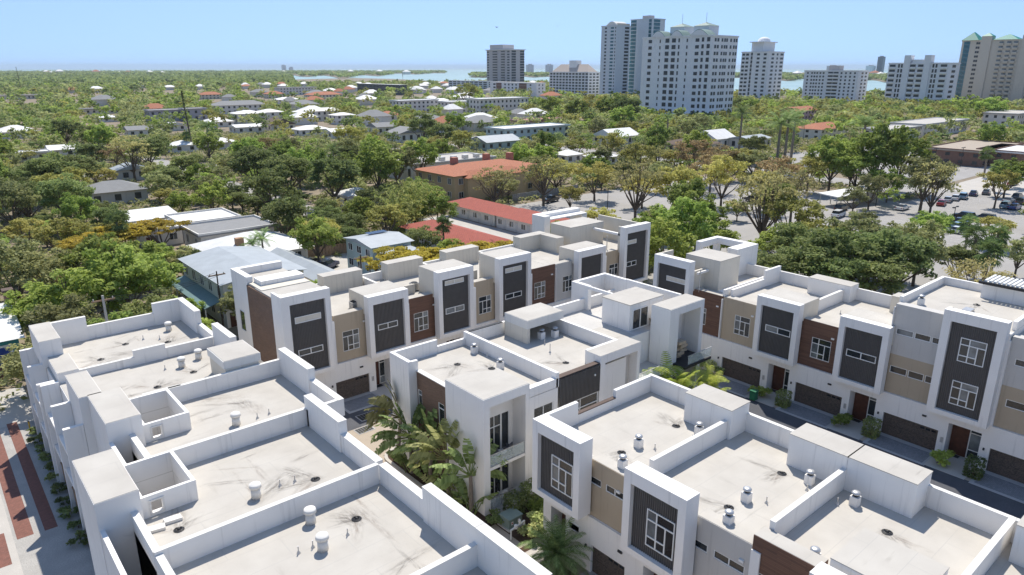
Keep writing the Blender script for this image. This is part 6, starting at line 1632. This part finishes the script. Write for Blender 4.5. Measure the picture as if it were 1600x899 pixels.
for (k, c, u, v, rz, lab) in (("saloon", RED, 1471, 318, .2, "red saloon at the planted end of the car park row"), ("saloon", SIL, 1481, 313, .2, "silver saloon beside the red saloon"), ("saloon", WHT, 1493, 310, .2, "white saloon between silver saloon and blue-grey suv"), ("suv", LBL, 1505, 308, .2, "blue-grey suv parked beside the white saloon"), ("saloon", DBL, 1521, 303, .2, "dark blue saloon at the hedge corner of the car park"), ("saloon", GRY, 1541, 301, .2, "grey saloon beyond the dark blue one"),
                         ("suv", LBL, 1572, 322, 0, "light blue suv at the end of the kerbside row"), ("saloon", BLU, 1586, 324, 0, "blue saloon next to the light blue suv"), ("saloon", SIL, 1576, 314, 0, "silver saloon in the second kerbside row"), ("suv", GRY, 1590, 309, 0, "grey suv behind the silver saloon in the second row"), ("suv", DK, 1597, 316, 0, "black suv beside the blue saloon"),
                         ("suv", DK, 1506, 339, 1.5, "black suv under the fan palms"), ("saloon", DK, 1497, 347, 1.5, "black saloon parked between suv and pale saloon"), ("saloon", LBL, 1493, 354, 1.5, "pale blue saloon under the palm fronds"), ("saloon", WHT, 1492, 361, 1.5, "white saloon parked in front of the pale blue one"), ("suv", GRY, 1538, 342, 1.5, "grey suv behind the tall fan palm"), ("saloon", WHT, 1410, 325, 0, "white saloon by the planted car park island"),
                         ("suv", DK, 1487, 265, 0, "black suv at the shop street crossing"), ("saloon", RED, 1582, 287, 0, "red saloon behind the fan palms by the brick hall"), ("pickup", WHT, 1593, 279, 0, "white pickup at the brick hall"), ("suv", DK, 1175, 313, 1.2, "black van alone under the yellow-green trees"), ("pickup", DK, 861, 313, .2, "dark pickup alone in the motel's open car park"), ("suv", DK, 1314, 326, .1, "dark suv under the white carport"),
                         ("suv", DBL, 512, 416, .5, "dark blue suv in the yard by the board fence"), ("saloon", DK, 489, 411, .4, "black saloon beside the blue suv"), ("saloon", GRY, 1388, 211, .3, "grey saloon on the shop street"), ("suv", WHT, 1405, 208, .3, "white suv on the shop street"), ("saloon", SIL, 1422, 205, .3, "silver saloon at the shop row arcade"), ("saloon", DK, 1377, 214, .3, "black saloon on the shop street"), ("suv", WHT, 1310, 336, .1, "white suv beyond the carport"), ("saloon", SIL, 1180, 245, .3, "silver saloon under spring trees by the steep-gabled house"), ("saloon", GRY, 1148, 262, .3, "grey saloon under russet trees")):
    x, y = at(u, v, .5); car(lab, k, c, x, y, rz)

# ------------------------------------------------------------------ carport, poles, fences
t = thing("carport", "long white-roofed carport at the middle of the car park", "carport", (185, 80, 0))
x0, y0 = at(1306, 326, 0); x1, y1 = at(1372, 318, 0)
d = Vector((x1 - x0, y1 - y0, 0)); L = d.length; d.normalize(); nrm = Vector((-d.y, d.x, 0))
t.location = (x0, y0, 0); t.rotation_euler = (0, 0, math.atan2(d.y, d.x))
m = MB(); m.v += [(-.5, -.5, 2.7), (L + .5, -.5, 3.3), (L + .5, 5.5, 3.5), (-.5, 5.5, 2.9), (-.5, -.5, 2.95), (L + .5, -.5, 3.55), (L + .5, 5.5, 3.75), (-.5, 5.5, 3.15)]; m.f += [(0, 3, 2, 1), (4, 5, 6, 7), (0, 1, 5, 4), (1, 2, 6, 5), (2, 3, 7, 6), (3, 0, 4, 7)]
put("roof", m.mesh("roof", WHROOF), t)
for i in range(5):
    for yy in (0, 5): put("post", MB().box(i * L / 4 - .08, i * L / 4 + .08, yy - .08, yy + .08, 0, 2.95 + .15 * i).mesh("post", METAL), t)
put("end_wall", MB().box(L - .1, L + .1, 0, 5, 0, 3.3).mesh("end_wall", OFFWHITE), t)
def pole(label, u, v, h, head="lamp", mat=None, x=None, y=None, r=.1):
    if x is None: x, y = at(u, v, 0)
    o = thing("lamp_post" if head == "lamp" else "utility_pole", label, "lamp post" if head == "lamp" else "utility pole", (x, y, 0)); mt = mat or DARKM
    put("shaft", MB().cyl(0, 0, -.1, h, r, r * .7, 8).mesh("shaft", mt), o)
    if head == "lamp":
        put("arm", MB().tube((-.9, 0, h - .1), (.9, 0, h - .1), .05, None, 6).mesh("arm", mt), o)
        for s in (-1, 1): put("lamp_head", MB().box(s * 1.1 - .35, s * 1.1 + .35, -.2, .2, h - .2, h + .02).mesh("lamp_head", mt), o)
    else:
        put("cross_arm", MB().box(-1.1, 1.1, -.06, .06, h - .6, h - .45).mesh("cross_arm", WOODF), o)
        for s in (-.9, 0, .9): put("insulator", MB().cyl(s, 0, h - .45, h - .25, .06).mesh("insulator", CONC), o)
    return o
for (u, v, h, lab) in ((1155, 331, 8, "dark twin lamp post among the yellow-green trees"), (1368, 323, 9.5, "dark lamp post at the carport's end"), (1456, 276, 9, "lamp post at the green trees of the shop street"), (1489, 347, 3.5, "short twin lamp post by the parked suvs"), (949, 326, 5, "short lamp post in the motel's car park"), (1198, 330, 6, "lamp post beside the black van"), (1500, 262, 7, "lamp post at the shop street crossing"), (1290, 205, 12, "tall lamp post before the restaurant"), (1254, 225, 11, "tall lamp post by the low grey roof")):
    pole(lab, u, v, h)
CPOLE = plain("concrete_pole", (.42, .40, .37), .9, .15); WPOLE = plain("creosote_pole", (.09, .065, .05), .9, .2)
x, y = at(160, 462, 11); pole("pale concrete utility pole behind the yard-side row", 0, 0, 11, "cross", CPOLE, x, y, .17)
x, y = at(563, 398, 8); pole("dark wooden utility pole behind the motel-side row", 0, 0, 8, "cross", WPOLE, x, y, .15)
x, y = at(338, 424, 8); pole("thin dark utility pole beside the lean-to porch", 0, 0, 8, "cross", WPOLE, x, y, .12)
w = thing("power_line", "thin pale power lines crossing the road behind the end tower", "power line", (20, 85, 0)); m = MB(); a = Vector((*at(160, 462, 11), 10.6)); b = Vector((*at(338, 424, 8), 7.6))
for o_ in (-.8, 0, .8):
    pr = None
    for i in range(13):
        f = i / 12; q = a.lerp(b, f) + Vector((0, o_, -2.2 * f * (1 - f)))
        if pr is not None: m.tube(pr, q, .025, None, 4, False)
        pr = q
m.build("wire", DARKM, w)
f_ = thing("car_park_fence", "grey board fence between villa and motel car park", "fence", (132, 140.5, 0))
for i in range(36): MB().box(120 + i * .68, 120.62 + i * .68, 140.3, 140.38, .02, 1.9).build("board", plain("grey_boards", (.33, .33, .34), .9, .15) if i == 0 else bpy.data.materials["grey_boards"], f_)
yp = thing("gas_marker", "yellow marker post at the end of the gravel yard", "marker post", (*at(48, 675, 0), 0)); put("post", MB().cyl(0, 0, 0, 1.1, .07).mesh("post", plain("yellow_paint", (.5, .32, .03), .6)), yp); put("cap", MB().dome(0, 0, 1.1, .08, .08).mesh("cap", DARKM), yp)
mt = thing("meter_box", "white electrical cabinet on a post by the yard-side row's end", "cabinet", (*at(43, 560, 4), 0)); put("cabinet", MB().box(-.5, .5, -.3, .3, 3.2, 5.0).mesh("cabinet", WHROOF), mt); put("post", MB().cyl(0, 0, 0, 3.2, .1).mesh("post", METAL), mt)

# ------------------------------------------------------------------ two gulls in the sky
for i, (u, v, dist, roll, lab) in enumerate(((776, 43, 150, .3, "dark bird gliding above the brown-grey slab tower"), (871, 41, 165, -.25, "dark bird with raised wings beside the slim pale blue tower"))):
    d = FW * 1110.5 + RT * (u - 800) - UP * (v - 449.5); d = d / np.linalg.norm(d); p = d * dist + np.array([0, 0, HC])
    b = thing("bird", lab, "bird", tuple(p), "birds over the town", i * .8); m = MB()
    m.tube((-.25, 0, 0), (.1, 0, .02), .03, .07, 6); m.tube((.1, 0, .02), (.3, 0, .03), .07, .02, 6)
    for s in (-1, 1):
        m.poly([(.1, s * .05, .03), (-.08, s * .05, .03), (-.04, s * .4, .16 + roll * s * .2), (.12, s * .4, .16 + roll * s * .2)]); m.poly([(.12, s * .4, .16 + roll * s * .2), (-.04, s * .4, .16 + roll * s * .2), (-.12, s * .8, .08 + roll * s * .35)])
    put("body", m.mesh("body", DARKM), b)

# ------------------------------------------------------------------ far shores and small far houses
def shore(u0, u1, d0, d1, n, hmin, hmax, seed, taper=True):
    rng = np.random.default_rng(seed); V, F, T_ = [], [], []
    P = []
    b0, b1 = math.atan((u0 - 800) / 1160), math.atan((u1 - 800) / 1160)
    m = MB(); k = 60; pts = []
    for i in range(k + 1):
        b = b0 + (b1 - b0) * i / k; e = math.sin(math.pi * i / k) ** .35 if taper else 1; d = d0 + (d1 - d0) * .12 * (math.sin(i * 1.3 + seed) + math.sin(i * .37)) + (1 - e) * (d1 - d0) * .5; pts.append((b, d))
    far_ = [(b, d1) for b, d in pts[::-1]]
    xy = lambda b, d: ((_fx * math.cos(b) + _fy * math.sin(b)) * d, (_fy * math.cos(b) - _fx * math.sin(b)) * d)
    m.prism([xy(b, d) for b, d in pts + far_][::-1], -2.5, .2)
    tag(m.build("far_shore", SOIL), kind="structure")
    for _ in range(n):
        i = rng.integers(0, k); b, dn = pts[i]; b += rng.uniform(0, (b1 - b0) / k); d = dn + 20 + (d1 - dn - 40) * rng.random() ** 1.6; P.append((*xy(b, d), d))
    P = np.array(P); q = 14; h = rng.uniform(hmin, hmax, len(P)); C3 = np.repeat(np.c_[P[:, :2], h * .5], q, 0); dd = rng.normal(size=(len(C3), 3)); dd[:, 2] = abs(dd[:, 2]); dd /= np.linalg.norm(dd, axis=1, keepdims=True)
    V, F, tt = leaf_quads(C3 + dd * np.repeat(h, q)[:, None] * np.array([.9, .9, .5]), dd, 5.0, rng, np.repeat(rng.random(len(P)), q))
    return V, F, tt
parts_ = [shore(-150, 455, 1620, 3400, 5200, 5, 10, 9, False), shore(-150, 696, 3150, 7200, 5200, 7, 14, 1), shore(738, 1240, 2900, 4200, 1800, 7, 13, 2), shore(1080, 1800, 2350, 3900, 3200, 7, 12, 4), shore(735, 770, 2700, 3100, 150, 9, 15, 6)]
off = 0; Vs, Fs, Ts = [], [], []
for V, F, tt in parts_: Vs.append(V); Fs.append(F + off); Ts.append(tt); off += len(V)
tag(put("far_shore_woods", np_mesh("far_shore_woods", np.concatenate(Vs), np.concatenate(Fs), FOL["oak"], np.concatenate(Ts))), "dark line of trees along the far side of the bay", "woods", None, "stuff")
for i in range(26):
    u = rh.uniform(0, 690) if i < 14 else rh.uniform(1220, 1580); v = rh.uniform(114.5, 117) if i < 14 else rh.uniform(118.5, 121)
    x, y = at(u, v, 0); t = thing("shore_house", "tiny pale house on the far bay shore", "house", (x, y, 0), "houses on the far bay shore"); s = rh.uniform(1.5, 2.8); t.scale = (s, s, s * 1.3); put("wall", hm, t); put("roof", hr[rh.choice("wwo")], t)

# ------------------------------------------------------------------ the air over the bay
hm_ = bpy.data.materials.new("pale_air"); hm_.use_nodes = True
ht = hm_.node_tree; ht.nodes.clear()
ho = N(ht, "ShaderNodeOutputMaterial"); hv = N(ht, "ShaderNodeVolumePrincipled")
hv.inputs["Color"].default_value = (0.80, 0.92, 1.0, 1); hv.inputs["Density"].default_value = 0.000055; hv.inputs["Anisotropy"].default_value = 0.0
ht.links.new(hv.outputs[0], ho.inputs["Volume"])
hz = MB().box(-17500, 24500, -9500, 24500, -3.6, 112).build("haze", hm_)
tag(hz, "thin pale sea air over the town and the bay", "haze", None, "stuff")
scene.cycles.volume_bounces = 0
